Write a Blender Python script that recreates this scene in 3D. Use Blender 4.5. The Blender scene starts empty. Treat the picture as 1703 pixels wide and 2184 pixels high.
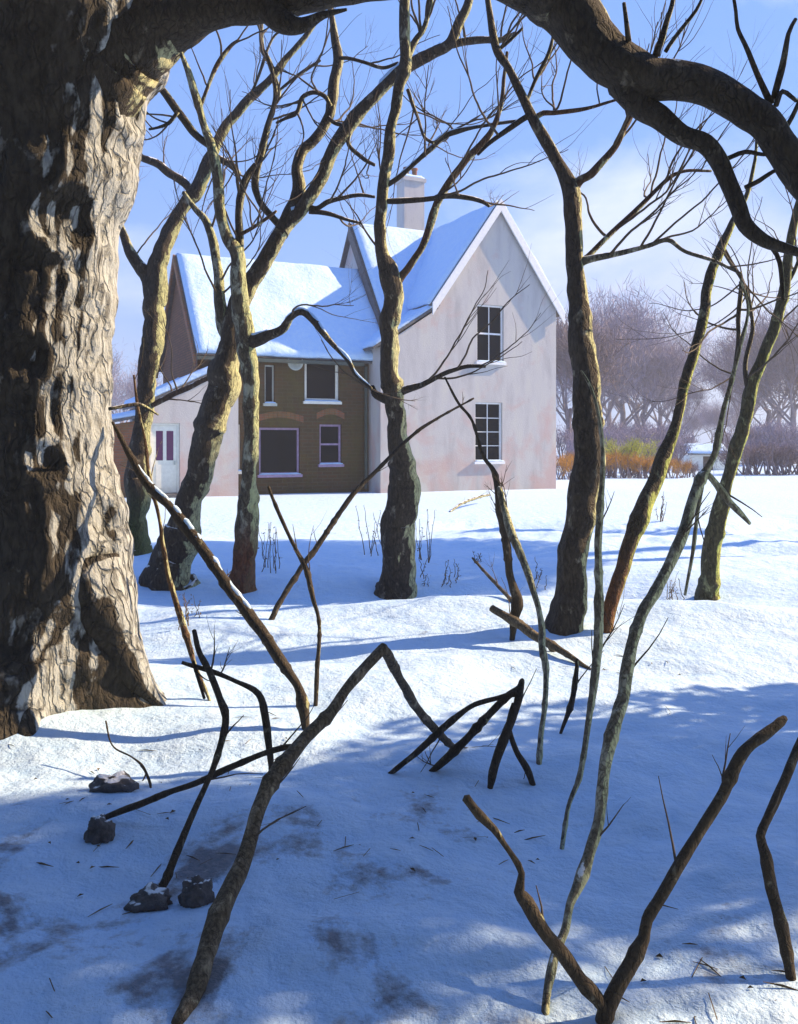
import bpy, bmesh, math, random
import numpy as np
from mathutils import Vector, Matrix
random.seed(7); RNG = np.random.default_rng(11)
C = bpy.context.scene.collection
sc = bpy.context.scene
R = math.radians

# ------------------------------------------------------------------ camera, sky, sun, exposure
EYE, FPX, HZ, CX = 1.6, 1891.0, 947.0, 851.5
cam = bpy.data.objects.new('camera', bpy.data.cameras.new('camera')); C.objects.link(cam)
cam.location = (0, 0, EYE); cam.rotation_euler = (R(90), 0, 0)
cam.data.sensor_fit = 'HORIZONTAL'; cam.data.sensor_width = 36; cam.data.lens = 36*FPX/1703
cam.data.shift_y = -(1092-HZ)/1703
cam.data.clip_start = .05; cam.data.clip_end = 3000
sc.camera = cam

SUN_EL, SUN_AZ = R(32), R(17)          # azimuth from +X (right) towards +Y (away)
SD = Vector((math.cos(SUN_EL)*math.cos(SUN_AZ), math.cos(SUN_EL)*math.sin(SUN_AZ), math.sin(SUN_EL)))
sun = bpy.data.objects.new('sun', bpy.data.lights.new('sun', 'SUN')); C.objects.link(sun)
sun.data.energy = 5.0; sun.data.angle = R(.5); sun.data.color = (1, .725, .425)
sun.rotation_euler = SD.to_track_quat('Z', 'Y').to_euler()
sc.view_settings.view_transform = 'Standard'; sc.view_settings.look = 'None'
sc.view_settings.gamma = 1; sc.view_settings.exposure = 1.22

def nd(nt, t, loc=None, **kw):
    n = nt.nodes.new(t)
    for k, v in kw.items():
        if hasattr(n, k): setattr(n, k, v)
        else: n.inputs[k].default_value = v
    return n
def lk(nt, a, b): nt.links.new(a, b)
def ramp(nt, fac, stops):
    n = nt.nodes.new('ShaderNodeValToRGB'); lk(nt, fac, n.inputs[0])
    e = n.color_ramp.elements
    while len(e) < len(stops): e.new(.5)
    for i, (p, c) in enumerate(stops):
        e[i].position = p; e[i].color = (c, c, c, 1) if isinstance(c, (int, float)) else (*c, 1)
    return n.outputs[0]
def mixc(nt, fac, a, b):
    n = nt.nodes.new('ShaderNodeMix'); n.data_type = 'RGBA'
    for s, v in ((0, fac), (6, a), (7, b)):
        if hasattr(v, 'links'): lk(nt, v, n.inputs[s])
        else: n.inputs[s].default_value = v if s == 0 else (*v, 1)
    return n.outputs[2]
def mth(nt, op, a, b=None, clamp=False):
    n = nt.nodes.new('ShaderNodeMath'); n.operation = op; n.use_clamp = clamp
    for i, v in enumerate((a, b)):
        if v is None: continue
        if hasattr(v, 'links'): lk(nt, v, n.inputs[i])
        else: n.inputs[i].default_value = v
    return n.outputs[0]

world = bpy.data.worlds.new('World'); sc.world = world; world.use_nodes = True
nt = world.node_tree; nt.nodes.clear()
sky = nd(nt, 'ShaderNodeTexSky', sky_type='NISHITA', sun_disc=False)
sky.sun_elevation = SUN_EL; sky.sun_rotation = R(90)-SUN_AZ
sky.air_density = 1.0; sky.dust_density = .25; sky.ozone_density = 2.2
tc = nd(nt, 'ShaderNodeTexCoord')
mp = nd(nt, 'ShaderNodeMapping'); mp.inputs['Scale'].default_value = (1, 1, 1.7); mp.inputs['Location'].default_value = (.35, 0, .12)
lk(nt, tc.outputs['Generated'], mp.inputs[0])
n1 = nd(nt, 'ShaderNodeTexNoise', Scale=3.4, Detail=7.0, Roughness=.56, Distortion=.25); lk(nt, mp.outputs[0], n1.inputs['Vector'])
sep = nd(nt, 'ShaderNodeSeparateXYZ'); lk(nt, tc.outputs['Generated'], sep.inputs[0])
rt = nd(nt, 'ShaderNodeMapRange', interpolation_type='SMOOTHSTEP'); lk(nt, sep.outputs[0], rt.inputs[0])
rt.inputs[1].default_value = -.05; rt.inputs[2].default_value = .34; rt.inputs[3].default_value = -.20; rt.inputs[4].default_value = .17
lo = nd(nt, 'ShaderNodeMapRange', interpolation_type='SMOOTHSTEP'); lk(nt, sep.outputs[2], lo.inputs[0])
lo.inputs[1].default_value = .12; lo.inputs[2].default_value = .42; lo.inputs[3].default_value = .06; lo.inputs[4].default_value = -.22
dens = mth(nt, 'ADD', mth(nt, 'ADD', n1.outputs[0], rt.outputs[0]), lo.outputs[0])
cl = ramp(nt, dens, [(.42, 0.0), (.66, .85)])
cc = ramp(nt, n1.outputs[0], [(.35, (4.0, 5.0, 7.6)), (.65, (6.0, 6.7, 8.4))])
skyv = mixc(nt, .62, sky.outputs[0], (1.45, 3.3, 8.4))      # thin high veil
skyc = mixc(nt, cl, skyv, cc)
bg = nd(nt, 'ShaderNodeBackground', Strength=.068); lk(nt, skyc, bg.inputs[0])
wo = nd(nt, 'ShaderNodeOutputWorld'); lk(nt, bg.outputs[0], wo.inputs[0])

# ------------------------------------------------------------------ maths helpers
def W(x, y, d): return np.array(((x-CX)/FPX*d, d, EYE-(y-HZ)/FPX*d))
def vnoise(p, seed=0):
    p = np.asarray(p, float); i = np.floor(p).astype(np.int64); f = p-i; f = f*f*(3-2*f)
    out = np.zeros(len(p))
    for dx in (0, 1):
        for dy in (0, 1):
            for dz in (0, 1):
                h = (i[:, 0]+dx)*374761393+(i[:, 1]+dy)*668265263+(i[:, 2]+dz)*2147483647+seed*1274126177
                h = (h ^ (h >> 13)) & 0xffffffff; h = (h*1274126177) & 0xffffffff; h = h ^ (h >> 16)
                v = (h & 0xffff)/65535.0
                w = (f[:, 0] if dx else 1-f[:, 0])*(f[:, 1] if dy else 1-f[:, 1])*(f[:, 2] if dz else 1-f[:, 2])
                out += v*w
    return out*2-1
def fbm(p, o=4, seed=0, g=.5):
    p = np.asarray(p, float); a = 1; s = 0; t = np.zeros(len(p))
    for k in range(o): t += a*vnoise(p*2**k+17.3*k, seed+k); s += a; a *= g
    return t/s
def gz(x, y):
    x = np.atleast_1d(np.asarray(x, float)); y = np.atleast_1d(np.asarray(y, float)); P = np.stack([x, y, x*0], 1)
    near = np.clip(1-(y-6)/22, .25, 1)
    h = .13*fbm(P/2.6, 3, 1)*near+.078*fbm(P/.62*np.array([.75, 1.15, 1]), 4, 5)*np.clip(1.2-y/18, .15, 1)
    h += .016*fbm(P/.13, 3, 8)*np.clip(1.1-y/7, 0, 1)
    h += .05*(.25-np.abs(fbm((P*np.array([.8, 1.3, 1])+np.stack([y*.5, x*0, x*0], 1))/1.1, 3, 41)))*np.clip(1.3-y/16, .1, 1)
    yc = 9.9-.22*x+.5*np.sin(x*.7)
    h += -.26*np.exp(-((y-yc)/.85)**2)*np.exp(-((x-.6)/3.4)**4)+.15*np.exp(-((y-yc+2.1)/.8)**2)*np.exp(-((x-.6)/5)**4)
    h += .10*np.abs(fbm(P/.55, 4, 31))*np.exp(-((y-15.5)/4.)**2)/(1+np.exp(-(x-.3)*2))
    ys = 17+.10*x+.5*np.sin(x*.9)
    h += -.32*np.exp(-((y-ys)/.8)**2)/(1+np.exp(-(x-1.2)*2))
    ys = 13.4-.08*x+.3*np.sin(x*1.3+1)
    h += -.16*np.exp(-((y-ys)/.55)**2)/(1+np.exp(-(x-1.5)*2))
    h += .13*np.exp(-((x+2.25)**2+(y-5.5)**2)/.9)
    return h
def hit(x, y):
    d = np.arange(1.2, 80, .01); z = EYE-(y-HZ)/FPX*d; g = gz((x-CX)/FPX*d, d)
    k = np.argmax(z <= g); return float(d[k]) if z[k] <= g[k] else 60.0

# ------------------------------------------------------------------ object helpers
def mesh_obj(name, V, F, mat, parent=None, smooth=True):
    me = bpy.data.meshes.new(name); me.from_pydata([tuple(v) for v in V], [], [tuple(f) for f in F]); me.update()
    if smooth: me.polygons.foreach_set('use_smooth', [True]*len(me.polygons))
    me.materials.append(mat); o = bpy.data.objects.new(name, me); C.objects.link(o)
    if parent:
        o.parent = parent
    return o
USED = {}
def tag(o, label=None, cat=None, group=None, kind=None):
    if label: o['label'] = label
    if cat: o['category'] = cat
    if group: o['group'] = group
    if kind: o['kind'] = kind
    return o
def thing(name, label, cat, loc, group=None, rz=0):
    e = bpy.data.objects.new(name, None); e.empty_display_size = .2; C.objects.link(e)
    e.location = tuple(float(v) for v in loc); e.rotation_euler = (0, 0, rz)
    return tag(e, label, cat, group)
class MB:
    def __init__(s): s.V = []; s.F = []
    def add(s, V, F):
        o = len(s.V); s.V += [tuple(v) for v in V]; s.F += [tuple(i+o for i in f) for f in F]
    def box(s, a, b, bev=0):
        x0, y0, z0 = a; x1, y1, z1 = b
        s.add([(x0,y0,z0),(x1,y0,z0),(x1,y1,z0),(x0,y1,z0),(x0,y0,z1),(x1,y0,z1),(x1,y1,z1),(x0,y1,z1)],
              [(3,2,1,0),(4,5,6,7),(0,1,5,4),(1,2,6,5),(2,3,7,6),(3,0,4,7)])
    def obj(s, name, mat, parent=None, smooth=False): return mesh_obj(name, s.V, s.F, mat, parent, smooth)

def catmull(P, step):
    P = np.asarray(P, float)
    if len(P) == 2: Q = P
    E = np.vstack([2*P[0]-P[1], P, 2*P[-1]-P[-2]]); out = []
    for i in range(1, len(E)-2):
        a, b, c, d = E[i-1:i+3]; L = np.linalg.norm((c-b)[:3]); n = max(2, int(L/step))
        t = np.linspace(0, 1, n, endpoint=False)[:, None]
        out.append(.5*((2*b)+(-a+c)*t+(2*a-5*b+4*c-d)*t*t+(-a+3*b-3*c+d)*t**3))
    out.append(E[-2][None]); return np.vstack(out)
def tube(P, Rr, n=10, rough=.12, seed=0, freq=9., stretch=3., cap=True, wob=0.):
    """swept limb: P (k,3), Rr (k,)"""
    k = len(P); T = np.gradient(P, axis=0); T /= np.linalg.norm(T, axis=1)[:, None]+1e-9
    ref = np.array((0, 1., 0)) if abs(T[0][1]) < .9 else np.array((1., 0, 0))
    N = np.zeros_like(P); u = np.cross(T[0], ref); u /= np.linalg.norm(u); N[0] = u
    for i in range(1, k):
        u = N[i-1]-T[i]*np.dot(N[i-1], T[i]); N[i] = u/(np.linalg.norm(u)+1e-9)
    B = np.cross(T, N); a = np.linspace(0, 2*math.pi, n, endpoint=False)
    s = np.concatenate([[0], np.cumsum(np.linalg.norm(np.diff(P, axis=0), axis=1))])
    D = N[:, None]*np.cos(a)[None, :, None]+B[:, None]*np.sin(a)[None, :, None]
    rr = np.repeat(Rr[:, None], n, 1)
    q = np.stack([np.cos(a)[None]*rr*freq, np.sin(a)[None]*rr*freq, np.repeat((s*freq/stretch)[:, None], n, 1)], -1).reshape(-1, 3)+seed*3.7
    nz = fbm(q, 3, seed).reshape(k, n)
    lump = fbm(np.stack([s*3.1+seed, s*0, s*0+seed], 1), 2, seed)[:, None]
    rr = rr*(1+rough*nz*2+rough*.4*lump)
    V = P[:, None]+D*rr[..., None]; V = V.reshape(-1, 3)
    F = [(i*n+j, i*n+(j+1) % n, (i+1)*n+(j+1) % n, (i+1)*n+j) for i in range(k-1) for j in range(n)]
    if cap:
        V = np.vstack([V, P[-1]+T[-1]*Rr[-1]*.6]); c = len(V)-1
        F += [((k-1)*n+j, (k-1)*n+(j+1) % n, c) for j in range(n)]
        V = np.vstack([V, P[0]]); F += [((j+1) % n, j, c+1) for j in range(n)]
    return V, F
def pathw(spec, d0, d1, step=.03, wob=.5, seed=0, sink=0.0):
    """spec: [(x,y,r)] in picture units -> metric path and radii; depth runs from d0 to d1 along the limb"""
    S = np.array(spec, float); L = np.concatenate([[0], np.cumsum(np.hypot(*np.diff(S[:, :2], axis=0).T))]); L /= L[-1]
    D = d0+(d1-d0)*L
    A = np.array([[*W(x, y, d), r/FPX*d] for (x, y, r), d in zip(S, D)])
    if sink: A = np.vstack([[A[0][0], A[0][1], A[0][2]-sink, A[0][3]*1.25], A])
    Q = catmull(A, step); P = Q[:, :3]; r = np.maximum(Q[:, 3], .0015)
    if wob:
        s = np.arange(len(P))*step
        for ax in (0, 1, 2):
            w = fbm(np.stack([s*4+ax*31+seed*7, s*0, s*0], 1), 3, seed+ax)
            w[:1] = 0; P[:, ax] += w*r*wob
    return P, r

# ------------------------------------------------------------------ materials
def newmat(name):
    m = bpy.data.materials.new(name); m.use_nodes = True; nt = m.node_tree
    b = nt.nodes['Principled BSDF']; return m, nt, b
def bump(nt, b, h, st, dist=.02, prev=None):
    n = nd(nt, 'ShaderNodeBump', Strength=st, Distance=dist); lk(nt, h, n.inputs['Height'])
    if prev: lk(nt, prev, n.inputs['Normal'])
    lk(nt, n.outputs[0], b.inputs['Normal']); return n.outputs[0]
def pos(nt, scale=(1, 1, 1)):
    g = nd(nt, 'ShaderNodeNewGeometry'); m = nd(nt, 'ShaderNodeMapping'); m.inputs['Scale'].default_value = scale
    lk(nt, g.outputs['Position'], m.inputs[0]); return m.outputs[0], g
def noise(nt, v, s, d=4, r=.55, dist=0):
    n = nd(nt, 'ShaderNodeTexNoise', Scale=float(s), Detail=float(d), Roughness=float(r), Distortion=float(dist))
    if v: lk(nt, v, n.inputs['Vector'])
    return n.outputs[0]
def simple(name, col, rough=.6, var=.25, scale=6, bs=.3, stretch=(1, 1, 1), metallic=0):
    m, nt, b = newmat(name); v, g = pos(nt, stretch); n = noise(nt, v, scale, 5)
    c = ramp(nt, n, [(.3, tuple(k*(1-var) for k in col)), (.7, tuple(min(1, k*(1+var)) for k in col))])
    lk(nt, c, b.inputs['Base Color']); b.inputs['Roughness'].default_value = rough; b.inputs['Metallic'].default_value = metallic
    if bs: bump(nt, b, n, bs, .02)
    return m
def bark(name, dark, mid, pale, lich_sunlit, lich_sun_am, pale_am=.5, sc_=1., snow=.0, side=.25, bd=.03, foot=None, fh=.5):
    m, nt, b = newmat(name); v, g = pos(nt, (1, 1, .35)); v2, _ = pos(nt, (1, 1, .6))
    fine = noise(nt, v, 46*sc_, 6, .65); med = noise(nt, v2, 9*sc_, 5, .6, .4); big = noise(nt, v2, 2.6*sc_, 4, .6, .6)
    c = ramp(nt, fine, [(.34, dark), (.62, mid)])
    pm = ramp(nt, med, [(.66-pale_am*.3, 0.0), (.76-pale_am*.3, 1.0)])
    c = mixc(nt, pm, c, pale)
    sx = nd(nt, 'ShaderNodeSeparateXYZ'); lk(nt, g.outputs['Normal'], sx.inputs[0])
    lf = mth(nt, 'ADD', mth(nt, 'ADD', med, mth(nt, 'MULTIPLY', sx.outputs[0], .10*side/.25)), mth(nt, 'MULTIPLY', big, .8))  # lichen patches, weighted to the right so the sunlit side is painted in
    lm = ramp(nt, mth(nt, 'MULTIPLY', lf, .5), [(.585-lich_sun_am*.25, 0.0), (.62-lich_sun_am*.25, 1.0)])
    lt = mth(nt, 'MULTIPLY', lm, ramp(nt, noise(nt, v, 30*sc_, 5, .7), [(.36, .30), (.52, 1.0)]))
    c = mixc(nt, lt, c, lich_sunlit)
    vm = nd(nt, 'ShaderNodeMapping'); vm.inputs['Scale'].default_value = (1, 1, .22)
    wv = nd(nt, 'ShaderNodeVectorMath', operation='ADD'); sc0 = nd(nt, 'ShaderNodeVectorMath', operation='SCALE'); sc0.inputs['Scale'].default_value = .16/sc_
    nw = nd(nt, 'ShaderNodeTexNoise', Scale=6.*sc_, Detail=5.0); lk(nt, nw.outputs['Color'], sc0.inputs[0]); lk(nt, g.outputs['Position'], nw.inputs['Vector'])
    lk(nt, g.outputs['Position'], wv.inputs[0]); lk(nt, sc0.outputs[0], wv.inputs[1]); lk(nt, wv.outputs[0], vm.inputs[0])
    vo = nd(nt, 'ShaderNodeTexVoronoi', feature='DISTANCE_TO_EDGE', Scale=27.*sc_, Randomness=1.0); lk(nt, vm.outputs[0], vo.inputs['Vector'])
    crk = ramp(nt, vo.outputs[0], [(.02, 1.0), (.13, 0.0)])
    crk = mth(nt, 'MULTIPLY', crk, ramp(nt, noise(nt, v2, 5*sc_, 4, .7), [(.36, .12), (.58, 1.0)]))
    c = mixc(nt, mth(nt, 'MULTIPLY', crk, .66), c, tuple(k*.7 for k in dark))
    if foot:
        pz = nd(nt, 'ShaderNodeSeparateXYZ'); lk(nt, g.outputs['Position'], pz.inputs[0])
        fz = nd(nt, 'ShaderNodeMapRange'); lk(nt, mth(nt, 'ADD', pz.outputs[2], mth(nt, 'MULTIPLY', med, -.6)), fz.inputs[0]); fz.inputs[1].default_value = fh*.3-.3; fz.inputs[2].default_value = fh-.3; fz.inputs[3].default_value = .85; fz.inputs[4].default_value = 0
        c = mixc(nt, fz.outputs[0], c, mixc(nt, ramp(nt, fine, [(.35, 0.0), (.6, 1.0)]), tuple(k*.35 for k in foot), foot))
    if snow:
        sf = mth(nt, 'ADD', mth(nt, 'MULTIPLY', sx.outputs[2], .55), mth(nt, 'MULTIPLY', med, .75))
        sm = ramp(nt, sf, [(.86-snow*.2, 0.0), (.90-snow*.2, 1.0)]); c = mixc(nt, sm, c, (.84, .88, .93))
    lk(nt, c, b.inputs['Base Color']); b.inputs['Roughness'].default_value = .9
    h = mth(nt, 'SUBTRACT', mth(nt, 'ADD', mth(nt, 'MULTIPLY', fine, .6), med), mth(nt, 'MULTIPLY', crk, .45)); bump(nt, b, h, .9, bd); return m
M = {}
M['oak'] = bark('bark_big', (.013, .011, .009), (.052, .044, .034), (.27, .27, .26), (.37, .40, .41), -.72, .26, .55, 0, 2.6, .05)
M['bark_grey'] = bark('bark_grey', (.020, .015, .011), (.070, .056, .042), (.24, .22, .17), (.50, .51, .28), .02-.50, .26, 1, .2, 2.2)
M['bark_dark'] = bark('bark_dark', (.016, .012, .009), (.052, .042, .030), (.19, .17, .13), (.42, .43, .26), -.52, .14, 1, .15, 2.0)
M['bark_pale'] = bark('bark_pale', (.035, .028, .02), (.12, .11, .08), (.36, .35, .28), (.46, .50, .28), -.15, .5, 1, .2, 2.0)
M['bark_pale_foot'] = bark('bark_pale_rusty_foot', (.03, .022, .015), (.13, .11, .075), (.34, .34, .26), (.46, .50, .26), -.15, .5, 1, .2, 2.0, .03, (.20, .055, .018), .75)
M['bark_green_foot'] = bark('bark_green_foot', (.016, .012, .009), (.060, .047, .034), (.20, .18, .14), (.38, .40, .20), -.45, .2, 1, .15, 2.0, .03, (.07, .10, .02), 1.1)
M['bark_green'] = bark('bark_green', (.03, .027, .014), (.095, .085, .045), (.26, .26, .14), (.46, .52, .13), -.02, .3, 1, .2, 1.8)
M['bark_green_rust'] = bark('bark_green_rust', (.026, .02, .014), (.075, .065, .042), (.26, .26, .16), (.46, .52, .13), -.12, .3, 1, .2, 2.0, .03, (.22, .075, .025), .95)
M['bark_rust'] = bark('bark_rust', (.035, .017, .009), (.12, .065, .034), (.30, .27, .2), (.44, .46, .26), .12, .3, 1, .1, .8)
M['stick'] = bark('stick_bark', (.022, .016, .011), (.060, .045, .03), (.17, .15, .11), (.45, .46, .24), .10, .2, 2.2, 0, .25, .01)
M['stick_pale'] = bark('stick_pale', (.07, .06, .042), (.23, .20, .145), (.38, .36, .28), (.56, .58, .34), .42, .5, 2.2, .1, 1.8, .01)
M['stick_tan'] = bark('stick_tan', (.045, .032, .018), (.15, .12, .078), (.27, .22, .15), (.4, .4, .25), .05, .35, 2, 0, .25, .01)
M['twig'] = simple('twig_bark', (.075, .058, .042), .9, .35, 20, 0)
M['weed'] = simple('dry_weed', (.11, .075, .04), .9, .4, 20, 0)

def snow_mat(name, ground=False):
    m, nt, b = newmat(name); v, g = pos(nt)
    n = noise(nt, v, 7, 6, .6); f = noise(nt, v, 70, 4, .6)
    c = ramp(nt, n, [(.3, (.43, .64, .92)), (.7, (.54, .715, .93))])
    if ground:
        # leaf litter and wet soil showing where the snow is thin
        big = noise(nt, v, 1.15, 5, .62, .7); med = noise(nt, v, 6.5, 5, .7)
        sx = nd(nt, 'ShaderNodeSeparateXYZ'); lk(nt, g.outputs['Position'], sx.inputs[0])
        ny = nd(nt, 'ShaderNodeMapRange', interpolation_type='SMOOTHSTEP'); lk(nt, sx.outputs[1], ny.inputs[0])
        ny.inputs[1].default_value = 3.2; ny.inputs[2].default_value = 5.5; ny.inputs[3].default_value = .0; ny.inputs[4].default_value = -.11
        s = mth(nt, 'ADD', mth(nt, 'ADD', mth(nt, 'MULTIPLY', big, .74), mth(nt, 'MULTIPLY', med, .30)), ny.outputs[0])
        mk = ramp(nt, s, [(.55, 0.0), (.62, .88)])
        rx = nd(nt, 'ShaderNodeMapRange', interpolation_type='SMOOTHSTEP'); lk(nt, sx.outputs[0], rx.inputs[0]); rx.inputs[1].default_value = .55; rx.inputs[2].default_value = 1.2; rx.inputs[3].default_value = 0; rx.inputs[4].default_value = -.10
        s = mth(nt, 'ADD', s, rx.outputs[0]); mk = ramp(nt, s, [(.545, 0.0), (.62, .75)])
        lit = ramp(nt, noise(nt, v, 38, 4, .7), [(.3, (.030, .022, .018)), (.5, (.10, .062, .038)), (.66, (.17, .13, .10)), (.78, (.5, .52, .55))])
        c = mixc(nt, mk, c, lit)
        # tiny specks of bark and bud scales
        sp = ramp(nt, noise(nt, v, 120, 2, .5), [(.70, 0.0), (.74, .8)])
        sp = mth(nt, 'MULTIPLY', sp, ramp(nt, big, [(.42, 0.0), (.6, 1.0)])); c = mixc(nt, sp, c, (.12, .08, .055))
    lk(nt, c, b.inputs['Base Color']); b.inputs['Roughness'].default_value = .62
    b.inputs['Specular IOR Level'].default_value = .3
    p = bump(nt, b, n, .55, .06); p = bump(nt, b, noise(nt, v, 24, 5, .65), .4, .02, p); bump(nt, b, f, .5, .008, p); return m
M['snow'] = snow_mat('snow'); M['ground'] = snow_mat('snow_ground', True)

def wall_mat():
    m, nt, b = newmat('pale_render'); v, g = pos(nt, (1, 1, .25)); v1, _ = pos(nt)
    n = noise(nt, v, 2.2, 5, .6, .3); k = noise(nt, v1, .9, 5, .6, .5)
    c = ramp(nt, n, [(.28, (.39, .375, .375)), (.5, (.49, .475, .47)), (.72, (.53, .515, .47))])
    sx = nd(nt, 'ShaderNodeSeparateXYZ'); lk(nt, g.outputs['Position'], sx.inputs[0])
    dm = nd(nt, 'ShaderNodeMapRange'); lk(nt, sx.outputs[2], dm.inputs[0])
    dm.inputs[1].default_value = 0; dm.inputs[2].default_value = 3.4; dm.inputs[3].default_value = .16; dm.inputs[4].default_value = 0
    pk = ramp(nt, mth(nt, 'ADD', k, dm.outputs[0]), [(.56, 0.0), (.74, .6)])
    c = mixc(nt, pk, c, (.50, .31, .28))
    st = ramp(nt, noise(nt, v, 7, 5, .7), [(.60, 0.0), (.78, .45)]); c = mixc(nt, st, c, (.24, .23, .22))
    lk(nt, c, b.inputs['Base Color']); b.inputs['Roughness'].default_value = .88
    bump(nt, b, noise(nt, v1, 22, 6, .7), .5, .02); return m
def brick_mat(name, c1, c2, mortar, sc_=1.0, moss=(.12, .10, .02), mam=.5):
    m, nt, b = newmat(name)
    t = nd(nt, 'ShaderNodeTexCoord'); mp = nd(nt, 'ShaderNodeMapping'); mp.inputs['Rotation'].default_value = (R(90), 0, 0)
    lk(nt, t.outputs['Object'], mp.inputs[0])
    # fold the two wall directions together: brick u = x+y, v = z
    s = nd(nt, 'ShaderNodeSeparateXYZ'); lk(nt, t.outputs['Object'], s.inputs[0])
    cb = nd(nt, 'ShaderNodeCombineXYZ'); lk(nt, mth(nt, 'ADD', s.outputs[0], s.outputs[1]), cb.inputs[0]); lk(nt, s.outputs[2], cb.inputs[1])
    br = nd(nt, 'ShaderNodeTexBrick'); lk(nt, cb.outputs[0], br.inputs['Vector'])
    br.inputs['Color1'].default_value = (*c1, 1); br.inputs['Color2'].default_value = (*c2, 1); br.inputs['Mortar'].default_value = (*mortar, 1)
    br.inputs['Scale'].default_value = 1; br.inputs['Brick Width'].default_value = .23*sc_; br.inputs['Row Height'].default_value = .078*sc_; br.inputs['Mortar Size'].default_value = .010*sc_
    br.inputs['Bias'].default_value = -.1
    v, g = pos(nt, (1, 1, .5)); n = noise(nt, v, 1.3, 5, .6, .6); k = noise(nt, v, 6, 4, .7)
    c = mixc(nt, ramp(nt, n, [(.45, 0.0), (.68, mam)]), br.outputs[0], moss)
    c = mixc(nt, ramp(nt, k, [(.5, 0.0), (.75, .5)]), c, tuple(x*.45 for x in c1))
    lk(nt, c, b.inputs['Base Color']); b.inputs['Roughness'].default_value = .9
    bump(nt, b, br.outputs['Fac'], .5, -.008); return m
M['render'] = wall_mat()
M['brick'] = brick_mat('brown_brick', (.085, .042, .014), (.055, .036, .012), (.075, .058, .035), 1.5, (.075, .06, .012), .8)
M['tilehung'] = brick_mat('brown_tile', (.16, .055, .022), (.09, .03, .014), (.02, .012, .008), 1.1, (.07, .04, .02), .5)
M['redbrick'] = brick_mat('red_brick', (.26, .09, .04), (.18, .06, .03), (.15, .11, .08))
M['white'] = simple('white_paint', (.78, .79, .80), .5, .08, 12, .1)
M['cream'] = simple('cream_paint', (.72, .72, .64), .5, .08, 10, .1)
M['mauve'] = simple('mauve_paint', (.30, .22, .36), .5, .2, 10, .1)
M['slate'] = simple('slate', (.085, .085, .09), .7, .35, 9, .3)
M['darkwood'] = simple('dark_timber', (.07, .05, .035), .8, .35, 8, .3)
M['metal'] = simple('grey_metal', (.42, .46, .42), .5, .15, 5, .1)
M['stone'] = simple('field_stone', (.10, .10, .105), .85, .5, 9, .9)
M['gutter'] = simple('gutter', (.05, .07, .06), .5, .2, 5, 0)
m, nt, b = newmat('dark_glass'); v, g = pos(nt); b.inputs['Base Color'].default_value = (.004, .006, .008, 1); b.inputs['Roughness'].default_value = .07
b.inputs['Specular IOR Level'].default_value = .12; bump(nt, b, noise(nt, v, 1.7, 2), .08, .02); M['glass'] = m
m, nt, b = newmat('plum_glass'); v, g = pos(nt); b.inputs['Base Color'].default_value = (.10, .02, .09, 1); b.inputs['Roughness'].default_value = .15; M['plum'] = m

# ------------------------------------------------------------------ ground
def sheet():
    ys = np.concatenate([np.linspace(-60, .8, 40, endpoint=False), .8*np.exp(np.linspace(0, math.log(900/.8), 620))])
    c = np.linspace(-1, 1, 460); c = .55*c+.45*c**3
    X = c[None, :]*(7+np.abs(ys)[:, None]*1.25); Y = np.repeat(ys[:, None], len(c), 1)
    Z = gz(X.ravel(), Y.ravel()); V = np.stack([X.ravel(), Y.ravel(), Z], 1); n = len(c)
    F = [(i*n+j, i*n+j+1, (i+1)*n+j+1, (i+1)*n+j) for i in range(len(ys)-1) for j in range(n-1)]
    return tag(mesh_obj('snowy_ground', V, F, M['ground']), kind='structure')
sheet()

# ------------------------------------------------------------------ house
TH = R(25); HO = np.array((3.5, 31.0, 0.)); U = np.array((math.cos(TH), math.sin(TH), 0)); VV = np.array((-math.sin(TH), math.cos(TH), 0))
def wallpx(x, y, v):
    """picture point on the wall plane v -> (u, z) in house coordinates"""
    k = (x-CX)/FPX; a = HO+VV*v
    u = (k*a[1]-a[0])/(U[0]-k*U[1]); d = a[1]+u*U[1]; return u, EYE-(y-HZ)/FPX*d
house = thing('house', 'pale rendered house with steep snowy gable, lower brown brick wing and white door', 'house', HO, rz=TH)
def prism(poly, a0, a1, axis):
    """poly in (u,z) extruded along v (axis 'v') or in (v,z) extruded along u"""
    n = len(poly); P = []
    for a in (a0, a1):
        for p, z in poly: P.append((p, a, z) if axis == 'v' else (a, p, z))
    F = [tuple(range(n)), tuple(range(2*n-1, n-1, -1))]+[(i, i+n, (i+1) % n+n, (i+1) % n) for i in range(n)]
    return P, F
def solid(name, poly, a0, a1, axis, mat, parent, cuts=()):
    P, F = prism(poly, a0, a1, axis); bm = bmesh.new(); vs = [bm.verts.new(p) for p in P]
    for f in F: bm.faces.new([vs[i] for i in f])
    bmesh.ops.recalc_face_normals(bm, faces=bm.faces); me = bpy.data.meshes.new(name); bm.to_mesh(me); bm.free()
    me.materials.append(mat); o = bpy.data.objects.new(name, me); C.objects.link(o)
    if cuts:
        mb = MB()
        for a, b_ in cuts: mb.box(a, b_)
        bm = bmesh.new(); tmp = bpy.data.meshes.new('cut'); tmp.from_pydata(mb.V, [], mb.F); bm.from_mesh(tmp)
        bmesh.ops.recalc_face_normals(bm, faces=bm.faces); bm.to_mesh(tmp); bm.free()
        co = bpy.data.objects.new('cut', tmp); C.objects.link(co)
        md = o.modifiers.new('b', 'BOOLEAN'); md.operation = 'DIFFERENCE'; md.solver = 'EXACT'; md.object = co
        dg = bpy.context.evaluated_depsgraph_get(); nm = bpy.data.meshes.new_from_object(o.evaluated_get(dg))
        o.modifiers.clear(); o.data = nm; nm.name = name
        bpy.data.objects.remove(co); bpy.data.meshes.remove(tmp)
    o.parent = parent; return o
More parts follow.
